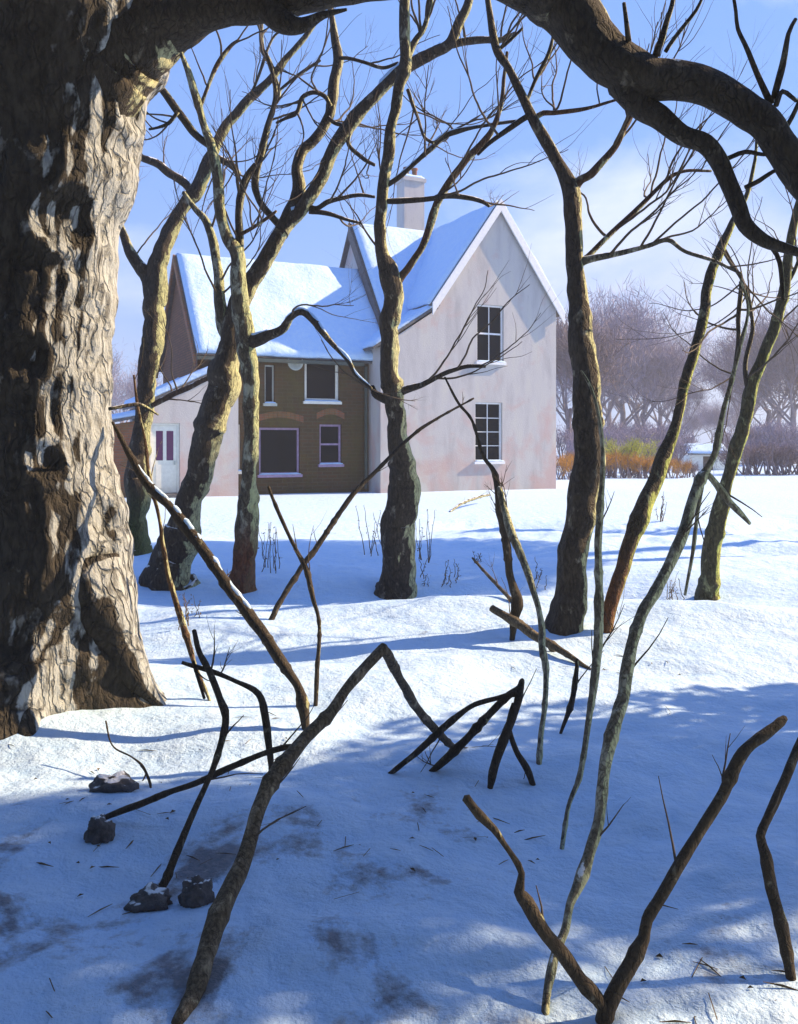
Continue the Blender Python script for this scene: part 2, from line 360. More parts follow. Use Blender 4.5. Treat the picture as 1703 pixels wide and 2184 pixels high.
def slab(name, p00, p10, p11, p01, t, mat, parent, nu=2, nv=2, lump=0., seed=0, rnd=.0, low=0.):
    """roof sheet: p00-p10 eaves, p01-p11 ridge; thickness t upward; lumpy rounded snow when lump>0"""
    a, b_, c, d = [np.array(p, float) for p in (p00, p10, p11, p01)]
    nrm = np.cross(b_-a, d-a); nrm /= np.linalg.norm(nrm)
    if nrm[2] < 0: nrm = -nrm
    s = np.linspace(0, 1, nu); q = np.linspace(0, 1, nv); S, Q = np.meshgrid(s, q, indexing='ij')
    base = ((1-S)*(1-Q))[..., None]*a+(S*(1-Q))[..., None]*b_+(S*Q)[..., None]*c+((1-S)*Q)[..., None]*d
    H = np.full(S.shape, t)
    if lump:
        flat = base.reshape(-1, 3); H = H*(1+lump*fbm(flat*1.3, 4, seed).reshape(S.shape))
        lu = np.linalg.norm(b_-a); lv = np.linalg.norm(d-a)
        e = np.minimum(np.minimum(S, 1-S)*lu, np.minimum(Q, 1-Q)*lv)
        H = H*np.sqrt(np.clip(e/.10, 0, 1)*.85+.15)
        base[:, 0] += (fbm(flat.reshape(*S.shape, 3)[:, 0]*2.2, 3, seed+4)*.05)[:, None]*(d-a)/lv
    top = base+nrm*H[..., None]; V = np.vstack([base.reshape(-1, 3), top.reshape(-1, 3)]); n = nu*nv
    I = lambda i, j: i*nv+j
    F = []
    for i in range(nu-1):
        for j in range(nv-1):
            F.append((I(i, j), I(i, j+1), I(i+1, j+1), I(i+1, j))); F.append((I(i, j)+n, I(i+1, j)+n, I(i+1, j+1)+n, I(i, j+1)+n))
    for i in range(nu-1): F += [(I(i, 0), I(i+1, 0), I(i+1, 0)+n, I(i, 0)+n), (I(i+1, nv-1), I(i, nv-1), I(i, nv-1)+n, I(i+1, nv-1)+n)]
    for j in range(nv-1): F += [(I(0, j+1), I(0, j), I(0, j)+n, I(0, j+1)+n), (I(nu-1, j), I(nu-1, j+1), I(nu-1, j+1)+n, I(nu-1, j)+n)]
    o = mesh_obj(name, V, F, mat, parent, smooth=bool(lump)); return o, nrm
def roof(p00, p10, p11, p01, parent, snow_t=.17, seed=0, mat='slate', snow=True, label=None, inset=.03, gap=.0):
    r, n = slab('roof', p00, p10, p11, p01, .08, M[mat], parent)
    if label: r['label'] = label
    if snow:
        a, b_, c, d = [np.array(p, float) for p in (p00, p10, p11, p01)]
        ev = (b_-a)/np.linalg.norm(b_-a)*inset; up = (d-a)/np.linalg.norm(d-a)*inset*1.5
        off = n*.078
        L = np.linalg.norm(b_-a); K = np.linalg.norm(d-a)
        slab('snow_cover', a+ev+up+off, b_-ev+up+off, c-ev+off+n*.01, d+ev+off+n*.01, snow_t, M['snow'], r, max(6, int(L/.14)), max(6, int(K/.14)), .38, seed)
    return r
# windows: (x0,y0,x1,y1) in the picture, wall plane v, frame material, bars (cols, rows)
cuts = {'gable': [], 'wing': [], 'annexe': []}; wins = []
def win(key, px, v, fm, cols=1, rows=2, label=None, fw=.07, sill=True, glass='glass', rev=.16, lintel=None):
    x0, y0, x1, y1 = px; ym = (y0+y1)/2
    u0, _ = wallpx(x0, ym, v); u1, _ = wallpx(x1, ym, v); _, z1 = wallpx((x0+x1)/2, y0, v); _, z0 = wallpx((x0+x1)/2, y1, v)
    cuts[key].append(((u0, v-.2, z0), (u1, v+rev, z1))); wins.append((u0, u1, z0, z1, v, fm, cols, rows, label, fw, sill, glass, rev, lintel))
win('gable', (1018, 650, 1075, 772), 0, 'white', 2, 2, 'tall narrow upper window in the pale gable', .06)
win('gable', (1014, 858, 1072, 984), 0, 'white', 2, 4, 'tall narrow lower window with small panes', .06)
win('wing', (650, 770, 724, 856), 1, 'cream', 1, 1, 'upper window with a thick cream frame', .10)
win('wing', (553, 912, 640, 1012), 1, 'mauve', 1, 1, 'wide dark ground-floor window with a mauve frame', .07)
win('wing', (682, 905, 729, 990), 1, 'mauve', 1, 2, 'small two-pane window with a mauve frame', .07)
win('wing', (474, 905, 514, 1005), 1, 'cream', 1, 2, 'ground-floor window half hidden by a trunk', .07)
win('wing', (565, 778, 586, 860), 1, 'metal', 1, 1, 'narrow slit window with a grey frame', .05)
# walls
E1, APX = 6.62, 10.0
poly_g = [(-4.53, -.3), (2.4, -.3), (2.4, E1), (0, APX), (-2.4, E1), (-2.4, 6.18), (-4.53, 4.80)]
gw = solid('wall', poly_g, 0, 4.6, 'v', M['render'], house, cuts['gable']); gw['label'] = 'pale pinkish rendered gable wall, flaking near the ground'
cw = solid('wall', [(1.03, -.3), (8, -.3), (8, 5.1), (4.52, 9.85), (1.03, 5.1)], -3.62, 2.37, 'u', M['render'], house); cw['label'] = 'pale side walls of the tall block behind the gable'
ww = solid('wall', [(1, -.3), (7, -.3), (7, 4.6), (4, 7.98), (1, 4.6)], -10.2, -3.5, 'u', M['brick'], house, cuts['wing']); ww['label'] = 'dark brown brick wall of the lower wing'
# hung tiles on the wing's left gable end
eg = solid('gable_cladding', [(1.05, 3.1), (6.95, 3.1), (6.95, 4.55), (4, 7.85), (1.05, 4.55)], -10.30, -10.203, 'u', M['tilehung'], house); eg['label'] = 'red-brown tiles hung on the end gable of the wing'
# roofs
k = (APX-E1)/2.4; ov = .28
roof((2.4+ov, -.10, E1-k*ov+.02), (2.4+ov, 4.7, E1-k*ov+.02), (0, 4.7, APX+.02), (0, -.10, APX+.02), house, .15, 1, label='right slope of the steep gable roof')
roof((-2.4-ov, 4.6, E1-k*ov+.02), (-2.4-ov, -.10, E1-k*ov+.02), (0, -.10, APX+.02), (0, 4.6, APX+.02), house, .15, 2, label='left slope of the steep gable roof, in shade')
roof((-4.80, 4.3, 4.70), (-4.80, -.08, 4.70), (-2.36, -.08, 6.28), (-2.36, 4.3, 6.28), house, .14, 3, label='shallow roof running down left of the gable')
roof((-3.80, .80, 4.80), (2.5, .80, 4.80), (2.5, 4.52, 9.87), (-3.80, 4.52, 9.87), house, .15, 4, label='front slope of the tall block behind the gable')
roof((-3.80, 8.25, 4.80), (2.5, 8.25, 4.80), (2.5, 4.52, 9.87), (-3.80, 4.52, 9.87), house, .15, 5, label='back slope of the tall block')
roof((-10.42, .72, 4.30), (-3.66, .72, 4.30), (-3.66, 4.0, 8.0), (-10.42, 4.0, 8.0), house, .17, 6, label='broad sunlit snowy slope of the lower wing')
roof((-10.42, 7.28, 4.30), (-3.66, 7.28, 4.30), (-3.66, 4.0, 8.0), (-10.42, 4.0, 8.0), house, .17, 7, label='back slope of the lower wing')
# barge boards: boxes along the rakes (butted at the apex)
def barge(a, b_, v0, v1, w, mat, name='bargeboard', axis='v'):
    a = np.array(a, float); b_ = np.array(b_, float)
    P = [(a[0], a[1]), (b_[0], b_[1]), (b_[0], b_[1]-w), (a[0], a[1]-w)]
    V, F = prism(P, v0, v1, axis); bm = bmesh.new(); vs = [bm.verts.new(p) for p in V]
    for f in F: bm.faces.new([vs[i] for i in f])
    bmesh.ops.recalc_face_normals(bm, faces=bm.faces); me = bpy.data.meshes.new(name); bm.to_mesh(me); bm.free(); me.materials.append(mat)
    o = bpy.data.objects.new(name, me); C.objects.link(o); o.parent = house; return o
barge((-2.4-ov, E1-k*ov+.13), (-.002, APX+.14), -.165, -.105, .42, M['white'])
barge((2.4+ov, E1-k*ov+.13), (.002, APX+.14), -.165, -.105, .42, M['white'])
bb = barge((.8, 4.88), (4.52, 9.95), -3.88, -3.805, .55, M['slate'], axis='u'); bb['label'] = 'dark slate-grey board on the left edge of the tall block roof'
bb = barge((.7, 4.36), (4.0, 8.06), -10.50, -10.43, .30, M['redbrick'], axis='u')
bb = barge((7.3, 4.36), (4.002, 8.06), -10.50, -10.43, .30, M['redbrick'], axis='u')
# gutter along the wing eaves
mb = MB(); mb.box((-10.4, .58, 4.20), (-4.86, .70, 4.31)); g_ = mb.obj('gutter', M['gutter'], house)
# chimneys
def chimney(u, v, z0, z1, w, d, mat, pots, label):
    mb = MB(); mb.box((u-w/2, v-d/2, z0), (u+w/2, v+d/2, z1)); mb.box((u-w/2-.06, v-d/2-.06, z1+.002), (u+w/2+.06, v+d/2+.06, z1+.14))
    c = mb.obj('chimney', mat, house); c['label'] = label
    ang = np.linspace(0, 2*math.pi, 14, endpoint=False)
    for i in range(pots):
        pu = u+(i-(pots-1)/2)*.36; mb = MB(); rs = [(.12, 0), (.10, .1), (.10, .38), (.13, .42), (.13, .48), (.08, .48), (.08, .1)]; V = []
        for r_, z in rs: V += [(pu+r_*math.cos(t), v+r_*math.sin(t), z1+.142+z) for t in ang]
        n = 14; F = [(a*n+j, a*n+(j+1) % n, (a+1)*n+(j+1) % n, (a+1)*n+j) for a in range(len(rs)-1) for j in range(n)]
        mb.add(V, F); mb.obj('chimney_pot', M['redbrick'], c, True)
    s, _ = slab('snow_cover', (u-w/2, v-d/2, z1+.142), (u+w/2, v-d/2, z1+.142), (u+w/2, v+d/2, z1+.142), (u-w/2, v+d/2, z1+.142), .16, M['snow'], c, 12, 10, .3, 9)
uc, zc = wallpx(876, 378, 5.2)
chimney(uc, 5.2, 8.6, zc-.25, .88, .72, M['render'], 2, 'tall pale rendered chimney behind the ridge')
# windows
for (u0, u1, z0, z1, v, fm, cols, rows, label, fw, sill, glass, rev, lintel) in wins:
    f = MB(); y0, y1 = v+rev-.07, v+rev-.004
    f.box((u0+.004, y0, z0+.004), (u0+fw, y1, z1-.004)); f.box((u1-fw, y0, z0+.004), (u1-.004, y1, z1-.004))
    f.box((u0+fw, y0, z1-fw), (u1-fw, y1, z1-.004)); f.box((u0+fw, y0, z0+.004), (u1-fw, y1, z0+fw))
    w_ = f.obj('window', M[fm], house); w_['label'] = label
    iu0, iu1, iz0, iz1 = u0+fw, u1-fw, z0+fw, z1-fw
    g = MB(); g.box((iu0, y1-.025, iz0), (iu1, y1-.012, iz1)); g.obj('pane', M[glass], w_)
    br = MB(); t = .013
    for i in range(1, cols): uu = iu0+(iu1-iu0)*i/cols; br.box((uu-t, y0+.012, iz0), (uu+t, y1-.027, iz1))
    for j in range(1, rows):
        zz = iz0+(iz1-iz0)*j/rows; tt = .03 if rows == 2 else t
        for i in range(cols):
            a0 = iu0+(iu1-iu0)*i/cols+(t if i else 0); a1 = iu0+(iu1-iu0)*(i+1)/cols-(t if i < cols-1 else 0); br.box((a0, y0+.014, zz-tt), (a1, y1-.027, zz+tt))
    if br.V: br.obj('glazing_bars', M[fm], w_)
    s = MB(); s.box((u0-.06, v-.09, z0-.09), (u1+.06, v+rev-.075, z0-.002)); s.obj('sill', M[fm], w_)
    slab('snow_cover', (u0-.02, v-.07, z0), (u1+.02, v-.07, z0), (u1-.03, v+rev-.08, z0), (u0+.03, v+rev-.08, z0), .07, M['snow'], w_, 14, 6, .4, int(u0*10) % 50)
# brick arches over the wing's ground floor windows
for (x0, x1, y) in ((545, 648, 900), (676, 735, 893)):
    a, _ = wallpx(x0, y, 1); b_, z = wallpx(x1, y, 1); mb = MB(); n = 11
    for i in range(n):
        t0 = i/n; t1 = (i+.93)/n; hh = lambda t: z-.02+.16*math.sin(math.pi*t)
        p0, p1 = a+(b_-a)*t0, a+(b_-a)*t1
        mb.add([(p0, .985, hh(t0)), (p1, .985, hh(t1)), (p1, .985, hh(t1)+.2), (p0, .985, hh(t0)+.2), (p0, 1.05, hh(t0)), (p1, 1.05, hh(t1)), (p1, 1.05, hh(t1)+.2), (p0, 1.05, hh(t0)+.2)],
               [(3, 2, 1, 0), (4, 5, 6, 7), (0, 1, 5, 4), (1, 2, 6, 5), (2, 3, 7, 6), (3, 0, 4, 7)])
    mb.obj('lintel', M['redbrick'], house)
# satellite dish on the brown wall
du, dz = wallpx(629, 773, .75); V = []; n = 24
for r_, off in ((.02, .10), (.12, .085), (.20, .05), (.26, .0), (.265, -.012), (.20, .035), (.10, .075), (.02, .09)):
    V += [(du+r_*math.cos(t), .68+off, dz+r_*math.sin(t)) for t in np.linspace(0, 2*math.pi, n, endpoint=False)]
F = [(a*n+j, a*n+(j+1) % n, (a+1)*n+(j+1) % n, (a+1)*n+j) for a in range(7) for j in range(n)]
mb = MB(); mb.add(V, F); mb.box((du-.015, .775, dz-.02), (du+.015, .998, dz+.02)); mb.box((du-.012, .50, dz-.10), (du+.012, .68, dz-.075))
mb.obj('satellite_dish', M['metal'], house, True)
# drainpipe at the inner corner
mb = MB(); mb.box((-4.74, .80, .1), (-4.66, .88, 4.2)); mb.obj('drainpipe', M['gutter'], house)
# left annexe with door
ual, _ = wallpx(318, 950, .3); uar = -9.2
za_l, za_r = 2.75, 4.05
dx0, dz1 = wallpx(321, 902, .3); dx1, _ = wallpx(384, 902, .3); dz0 = .12
aw = solid('wall', [(ual, -.3), (uar, -.3), (uar, za_r), (ual, za_l)], .3, 4.2, 'v', M['render'], house, [((dx0, .1, -.05), (dx1, .45, dz1))]); aw['label'] = 'pale pink wall of the low annexe with the door'
roof((ual-.2, 4.3, za_l-.02), (ual-.2, .12, za_l-.02), (uar+.05, .12, za_r+.08), (uar+.05, 4.3, za_r+.08), house, .18, 12, label='snowy lean-to roof over the door')
f = MB(); fw = .07
f.box((dx0+.003, .36, dz0), (dx0+fw, .446, dz1-.003)); f.box((dx1-fw, .36, dz0), (dx1-.003, .446, dz1-.003)); f.box((dx0+fw, .36, dz1-fw), (dx1-fw, .446, dz1-.003))
door = f.obj('door', M['cream'], house); door['label'] = 'cream door with two plum-coloured glass lights'
l = MB(); a0, a1 = dx0+fw+.004, dx1-fw-.004; zm = dz0+(dz1-dz0)*.47; zt = dz1-fw-.16; mid = (a0+a1)/2
l.box((a0, .39, dz0+.02), (a1, .435, zm)); l.box((a0, .39, zt), (a1, .435, dz1-fw-.004))
l.box((a0, .39, zm), (a0+.10, .435, zt)); l.box((a1-.10, .39, zm), (a1, .435, zt)); l.box((mid-.05, .39, zm), (mid+.05, .435, zt)); l.box((a0+.1, .375, dz0+.16), (a1-.1, .388, zm-.12))
l.obj('door_leaf', M['cream'], door)
for p0, p1 in ((a0+.10, mid-.05), (mid+.05, a1-.10)): q = MB(); q.box((p0, .405, zm), (p1, .42, zt)); q.obj('pane', M['plum'], door)
q = MB(); q.box((a1-.09, .33, .98), (a1-.05, .388, 1.10)); q.obj('handle', M['metal'], door)
q = MB(); q.box((dx0-.1, -.05, -.1), (dx1+.1, .296, .11)); q.obj('doorstep', M['stone'], house)
# little brick store at the far left end
us0 = ual-2.3
bs = solid('wall', [(us0, -.3), (ual-.004, -.3), (ual-.004, 2.35), (us0, 1.95)], .7, 3.6, 'v', M['redbrick'], house); bs['label'] = 'rusty brick wall of the low store beside the door'
roof((us0-.15, 3.7, 1.95), (us0-.15, .55, 1.95), (ual-.01, .55, 2.42), (ual-.01, 3.7, 2.42), house, .15, 14, label='snowy roof of the low brick store')

# ------------------------------------------------------------------ trees
def rel(V, base): return np.asarray(V)-np.asarray(base)[None]
def snow_strip(P, r, base, parent, seed, cover=.55, minslope=.93, side=(0, 0, 0)):
    """snow lying along the upper side of a sloping limb"""
    T = np.gradient(P, axis=0); T /= np.linalg.norm(T, axis=1)[:, None]+1e-9
    up = np.array((0, 0, 1.))-T*T[:, 2:3]; L = np.linalg.norm(up, axis=1); up /= L[:, None]+1e-9
    s = np.arange(len(P))*.35
    m = np.clip((fbm(np.stack([s, s*0, s*0+seed], 1), 3, seed)+cover)*2.2, 0, 1)*np.clip((minslope-np.abs(T[:, 2]))*5, 0, 1)*(P[:, 2] > base[2]+.55)
    mb = MB(); i = 0
    while i < len(P):
        if m[i] < .12: i += 1; continue
        j = i
        while j < len(P) and m[j] >= .12: j += 1
        if j-i >= 4:
            q = P[i:j]+up[i:j]*(r[i:j]*.62)[:, None]; rr = r[i:j]*.62*m[i:j]; e = np.minimum(np.arange(j-i), np.arange(j-i)[::-1])
            rr = rr*np.clip((e+.3)/3, 0, 1); V, F = tube(q, rr, 8, .16, seed+i, 22, 1.5); mb.add(rel(V, base), F)
        i = j
    if mb.V: mb.obj('snow_cover', M['snow'], parent, True)
def grow(mb, p, d, L, r, lev, base, rnd):
    n = max(4, int(L/.06)); P = [np.array(p)]; d = np.array(d, float); d /= np.linalg.norm(d)
    for i in range(n):
        d = d+np.array([rnd.gauss(0, .09), rnd.gauss(0, .09), rnd.gauss(.03, .09)]); d /= np.linalg.norm(d); P.append(P[-1]+d*L/n)
    P = np.array(P); rr = np.linspace(r, r*.3, len(P)); V, F = tube(P, rr, 4 if r < .006 else 5, .08, rnd.randint(0, 999), cap=False); mb.add(rel(V, base), F)
    if lev > 0:
        for _ in range(rnd.randint(2, 5)):
            i = rnd.randint(len(P)//3, len(P)-2); t = P[i+1]-P[i]; t /= np.linalg.norm(t)
            q = t+np.array([rnd.uniform(-.75, .75), rnd.uniform(-.75, .75), rnd.uniform(-.25, .6)]); grow(mb, P[i], q, L*rnd.uniform(.35, .6), rr[i]*.6, lev-1, base, rnd)
def make_tree(name, label, cat, trunk, branches, mat, bmat=None, d0=None, top=None, n=16, twigs=0, group=None, seed=0, tw=(.6, 1.5), rough=.15, snow=(), sink=.25, zmin=2.2, step=.03, wob=.28, tmin=.1, part='trunk', bstep=.03):
    """trunk: picture path; branches: [(path, material or None, d_start, d_end)] with depths as factors of the trunk depth"""
    d = d0 or hit(trunk[0][0], trunk[0][1]); base = W(trunk[0][0], trunk[0][1], d); top = top if top is not None else d
    e = thing(name, label, cat, base, group); bmat = bmat or mat
    P, r = pathw(trunk, d, top, step, wob, seed, sink)
    dist = np.linalg.norm(P-base, axis=1); r = r*(1+.38*np.exp(-np.clip(P[:, 2]-base[2]+.05, 0, 9)/.16))
    ss = np.arange(len(P))*step; kr = random.Random(seed+77)
    for _ in range(9): kc = kr.uniform(.4, ss[-1]*.9); r = r*(1+kr.uniform(.05, .16)*np.exp(-((ss-kc)/kr.uniform(.03, .07))**2))
    V, F = tube(P, r, n, rough, seed); t = mesh_obj(part, rel(V, base), F, M[mat], e)
    if snow and 0 in snow: snow_strip(P, r, base, t, seed)
    allp = [(P, r)]
    for i, bsp in enumerate(branches):
        sp = bsp[0]; fm = bsp[1] or bmat; a = bsp[2] if len(bsp) > 2 else 1; c = bsp[3] if len(bsp) > 3 else a
        # start depth = depth of the trunk path nearest in the picture
        px = CX+P[:, 0]/P[:, 1]*FPX; py = HZ-(P[:, 2]-EYE)/P[:, 1]*FPX
        j = np.argmin(np.hypot(px-sp[0][0], py-sp[0][1])); ds = P[j, 1]*a
        Q, q = pathw(sp, ds, ds*(c/a), bstep, wob, seed*13+i); V, F = tube(Q, q, 10 if sp[0][2] > 8 else 7, rough*1.1, seed+i+40)
        o = mesh_obj('branch', rel(V, base), F, M[fm], e); allp.append((Q, q))
        if snow and i+1 in snow: snow_strip(Q, q, base, o, seed+i, .62)
    if twigs:
        rnd = random.Random(seed+5); mb = MB(); k = 0; tries = 0
        while k < twigs and tries < twigs*60:
            tries += 1; Q, q = rnd.choice(allp[1:] if len(allp) > 1 and rnd.random() < .8 else allp); i = rnd.randint(len(Q)//5, len(Q)-2)
            if Q[i][2] < zmin or q[i] < .003: continue
            t = Q[i+1]-Q[i]; t /= np.linalg.norm(t)+1e-9
            q2 = t*.7+np.array([rnd.uniform(-1, 1), rnd.uniform(-1, 1), rnd.uniform(-.3, .9)]); mb = MB(); grow(mb, Q[i], q2, rnd.uniform(*tw)*(d/9)**.5, min(.014, q[i]*.55), rnd.choice((1, 1, 2)), base, rnd); mb.obj('twig', M['twig'], e, True); k += 1
    return e, allp, base

# --- the big old tree on the left, its boughs arching over the picture
bt_d = 5.5; bb_ = W(90, 1500, bt_d); gb = float(gz(bb_[0], bb_[1])[0]); bb_ = np.array((bb_[0], bb_[1], gb))
big = thing('old_tree', 'massive mottled grey-brown old tree filling the left edge, its boughs arching overhead', 'tree', bb_)
def big_trunk():
    spec = [(95, 1560, 235), (92, 1480, 205), (88, 1380, 188), (88, 1250, 180), (92, 1100, 176), (86, 950, 172), (80, 800, 172), (88, 650, 176), (96, 500, 182), (106, 350, 194), (118, 230, 206), (126, 120, 222), (140, 0, 228), (150, -160, 232), (160, -330, 240)]
    P, r = pathw(spec, bt_d, bt_d, .022, .12, 3); r = r*(1-.13*np.clip((P[:, 2]-.7)/.8, 0, 1)*np.clip((4.2-P[:, 2])/.8, 0, 1)); n = 120; k = len(P); a = np.linspace(0, 2*math.pi, n, endpoint=False)
    s = np.arange(k)*.022; A, S_ = np.meshgrid(a, s); rr = np.repeat(r[:, None], n, 1)
    zz = P[:, 2][:, None]+0*A
    # root flare as buttresses, burls and furrowed bark
    h = np.clip((.9-(zz-gb))/.9, 0, 1.4)
    rr = rr*(1+.20*h**2*(.6+np.cos(5*A+1.0))+.05*fbm(np.stack([np.cos(A).ravel()*1.6, np.sin(A).ravel()*1.6, S_.ravel()*1.1], 1), 4, 21).reshape(k, n)*2)
    q = np.stack([np.cos(A).ravel()*7.5, np.sin(A).ravel()*7.5, S_.ravel()*2.6], 1); f = fbm(q, 4, 23).reshape(k, n)
    rr = rr+.020*(1-np.abs(f)*2.6)+.012*fbm(q*2.4, 3, 29).reshape(k, n)
    for (aa, z0, w, am) in ((-.5, 1.15, .16, .06), (-.9, 2.9, .2, .06), (-.25, 3.6, .14, .07), (-1.3, 2.1, .15, .05), (-1.1, 1.5, .13, .05)):
        dA = np.angle(np.exp(1j*(A-aa))); dz_ = zz-z0; g = np.exp(-((dA*.5)**2+dz_**2)/(w*w*.5)); ring = np.exp(-((np.sqrt((dA*.5)**2+dz_**2)-w)**2)/.002)
        rr = rr-am*.6*g+am*.5*ring
    X = P[:, 0][:, None]+rr*np.cos(A); Y = P[:, 1][:, None]+rr*np.sin(A)
    V = np.stack([X.ravel(), Y.ravel(), zz.ravel()], 1); F = [(i*n+j, i*n+(j+1) % n, (i+1)*n+(j+1) % n, (i+1)*n+j) for i in range(k-1) for j in range(n)]
    return mesh_obj('trunk', rel(V, bb_), F, M['oak'], big), P
trk, _ = big_trunk()
def limb(spec, d0, d1, parent, base, mat='oak', name='branch', n=28, rough=.09, seed=0, step=.03, snow=False, wob=.3, freq=9., cover=.55):
    P, r = pathw(spec, d0, d1, step, wob, seed); V, F = tube(P, r, n, rough, seed, freq); o = mesh_obj(name, rel(V, base), F, M[mat], parent)
    if snow: snow_strip(P, r, base, o, seed, cover)
    return o, P, r
# roots
for i, sp in enumerate(([(185, 1200, 70), (212, 1290, 60), (246, 1370, 44), (290, 1440, 30), (325, 1486, 17), (356, 1520, 8), (372, 1560, 4)], [(20, 1430, 74), (46, 1520, 46), (64, 1580, 26), (76, 1630, 13), (84, 1680, 6)])):
    dd = (5.3, 5.12, 5.3)[i]; de = hit(sp[-2][0], sp[-2][1]-15)
    limb(sp, dd, de, big, bb_, name='root', seed=60+i, rough=.12, n=36, freq=5)
boughs = []
boughs.append(limb([(170, 175, 120), (270, 95, 95), (380, 38, 62), (500, 8, 44), (620, -12, 42), (740, -28, 40), (880, -60, 48), (1000, -75, 58), (1100, -60, 62), (1180, -8, 62), (1246, 66, 57), (1318, 130, 52), (1385, 166, 45), (1462, 176, 40), (1542, 203, 38), (1612, 250, 37), (1660, 306, 36), (1712, 375, 40), (1790, 470, 36), (1900, 560, 26)], 5.4, 4.6, big, bb_, seed=71, snow=False, mat='bark_dark'))
boughs.append(limb([(1330, 175, 34), (1362, 222, 27), (1406, 248, 25), (1454, 290, 22), (1502, 308, 22), (1532, 340, 20), (1552, 380, 18), (1574, 432, 18), (1592, 482, 17), (1632, 514, 15), (1678, 528, 12), (1730, 540, 9), (1800, 530, 5)], 4.92, 4.6, big, bb_, seed=72, mat='bark_dark', n=20))
boughs.append(limb([(560, 5, 34), (600, 40, 26), (640, 50, 16), (690, 32, 8), (740, 20, 3)], 5.2, 5.0, big, bb_, seed=73, mat='bark_dark', n=16))
for i, sp in enumerate(([(1646, 222, 8), (1622, 172, 7), (1594, 104, 6), (1574, 60, 5), (1570, 24, 4), (1560, -40, 3)], [(1652, 212, 7), (1670, 140, 7), (1682, 72, 5), (1698, 40, 4)],
        [(1400, 118, 8), (1414, 80, 7), (1422, 48, 6), (1434, 10, 5), (1440, -30, 4)], [(1420, 110, 5), (1446, 72, 5), (1486, 20, 4), (1500, -10, 3)], [(1342, 88, 6), (1338, 50, 5), (1332, 5, 4)],
        [(1530, 345, 6), (1552, 338, 5), (1590, 324, 5), (1630, 330, 4), (1680, 325, 3)], [(1590, 400, 5), (1620, 385, 5), (1650, 365, 4), (1690, 352, 3)], [(1640, 520, 6), (1664, 560, 6), (1672, 640, 4)], [(1700, 215, 4), (1670, 195, 5), (1655, 225, 6)],
        [(232, 872, 4), (262, 866, 4), (300, 863, 4), (338, 885, 2)], [(1660, 300, 6), (1690, 250, 5), (1720, 180, 4)])):
    limb(sp, 4.8 if i != 9 else 5.1, 4.75 if i != 9 else 5.3, big, bb_, mat='bark_grey', n=8, seed=80+i, rough=.12)

# --- middle trees
make_tree('bare_tree', 'slim forked tree just right of the massive trunk, mossy green at its foot', 'tree',
    [(290, 1178, 25), (289, 1130, 22), (292, 1041, 24), (300, 940, 21), (312, 841, 19), (322, 740, 22), (328, 680, 23), (332, 620, 24), (346, 540, 19), (382, 452, 15), (418, 404, 15), (442, 350, 13), (464, 304, 11), (486, 262, 10), (536, 208, 9), (584, 160, 8), (616, 120, 7), (656, 72, 6), (690, 20, 4)],
    [([(330, 640, 20), (316, 590, 19), (300, 568, 15), (282, 545, 12), (262, 500, 8), (240, 430, 6)], None), ([(320, 868, 5), (350, 852, 6), (380, 837, 6), (440, 809, 5), (480, 790, 3)], 'bark_rust', 1, .95),
     ([(412, 410, 9), (392, 388, 9), (366, 372, 9), (340, 352, 9), (312, 340, 8), (280, 326, 5)], 'bark_dark', 1, 1.02), ([(584, 160, 6), (574, 130, 6), (560, 104, 6), (558, 60, 5), (562, 10, 4)], None),
     ([(452, 330, 7), (480, 345, 8), (496, 352, 7), (512, 372, 5)], None), ([(584, 160, 5), (596, 196, 5), (590, 220, 4), (600, 190, 3), (650, 150, 4), (684, 128, 3)], None), ([(520, 222, 3), (545, 178, 3), (580, 84, 3), (610, 60, 2)], None)],
    'bark_green_foot', 'bark_dark', seed=1, twigs=26, snow=(), top=13.2)
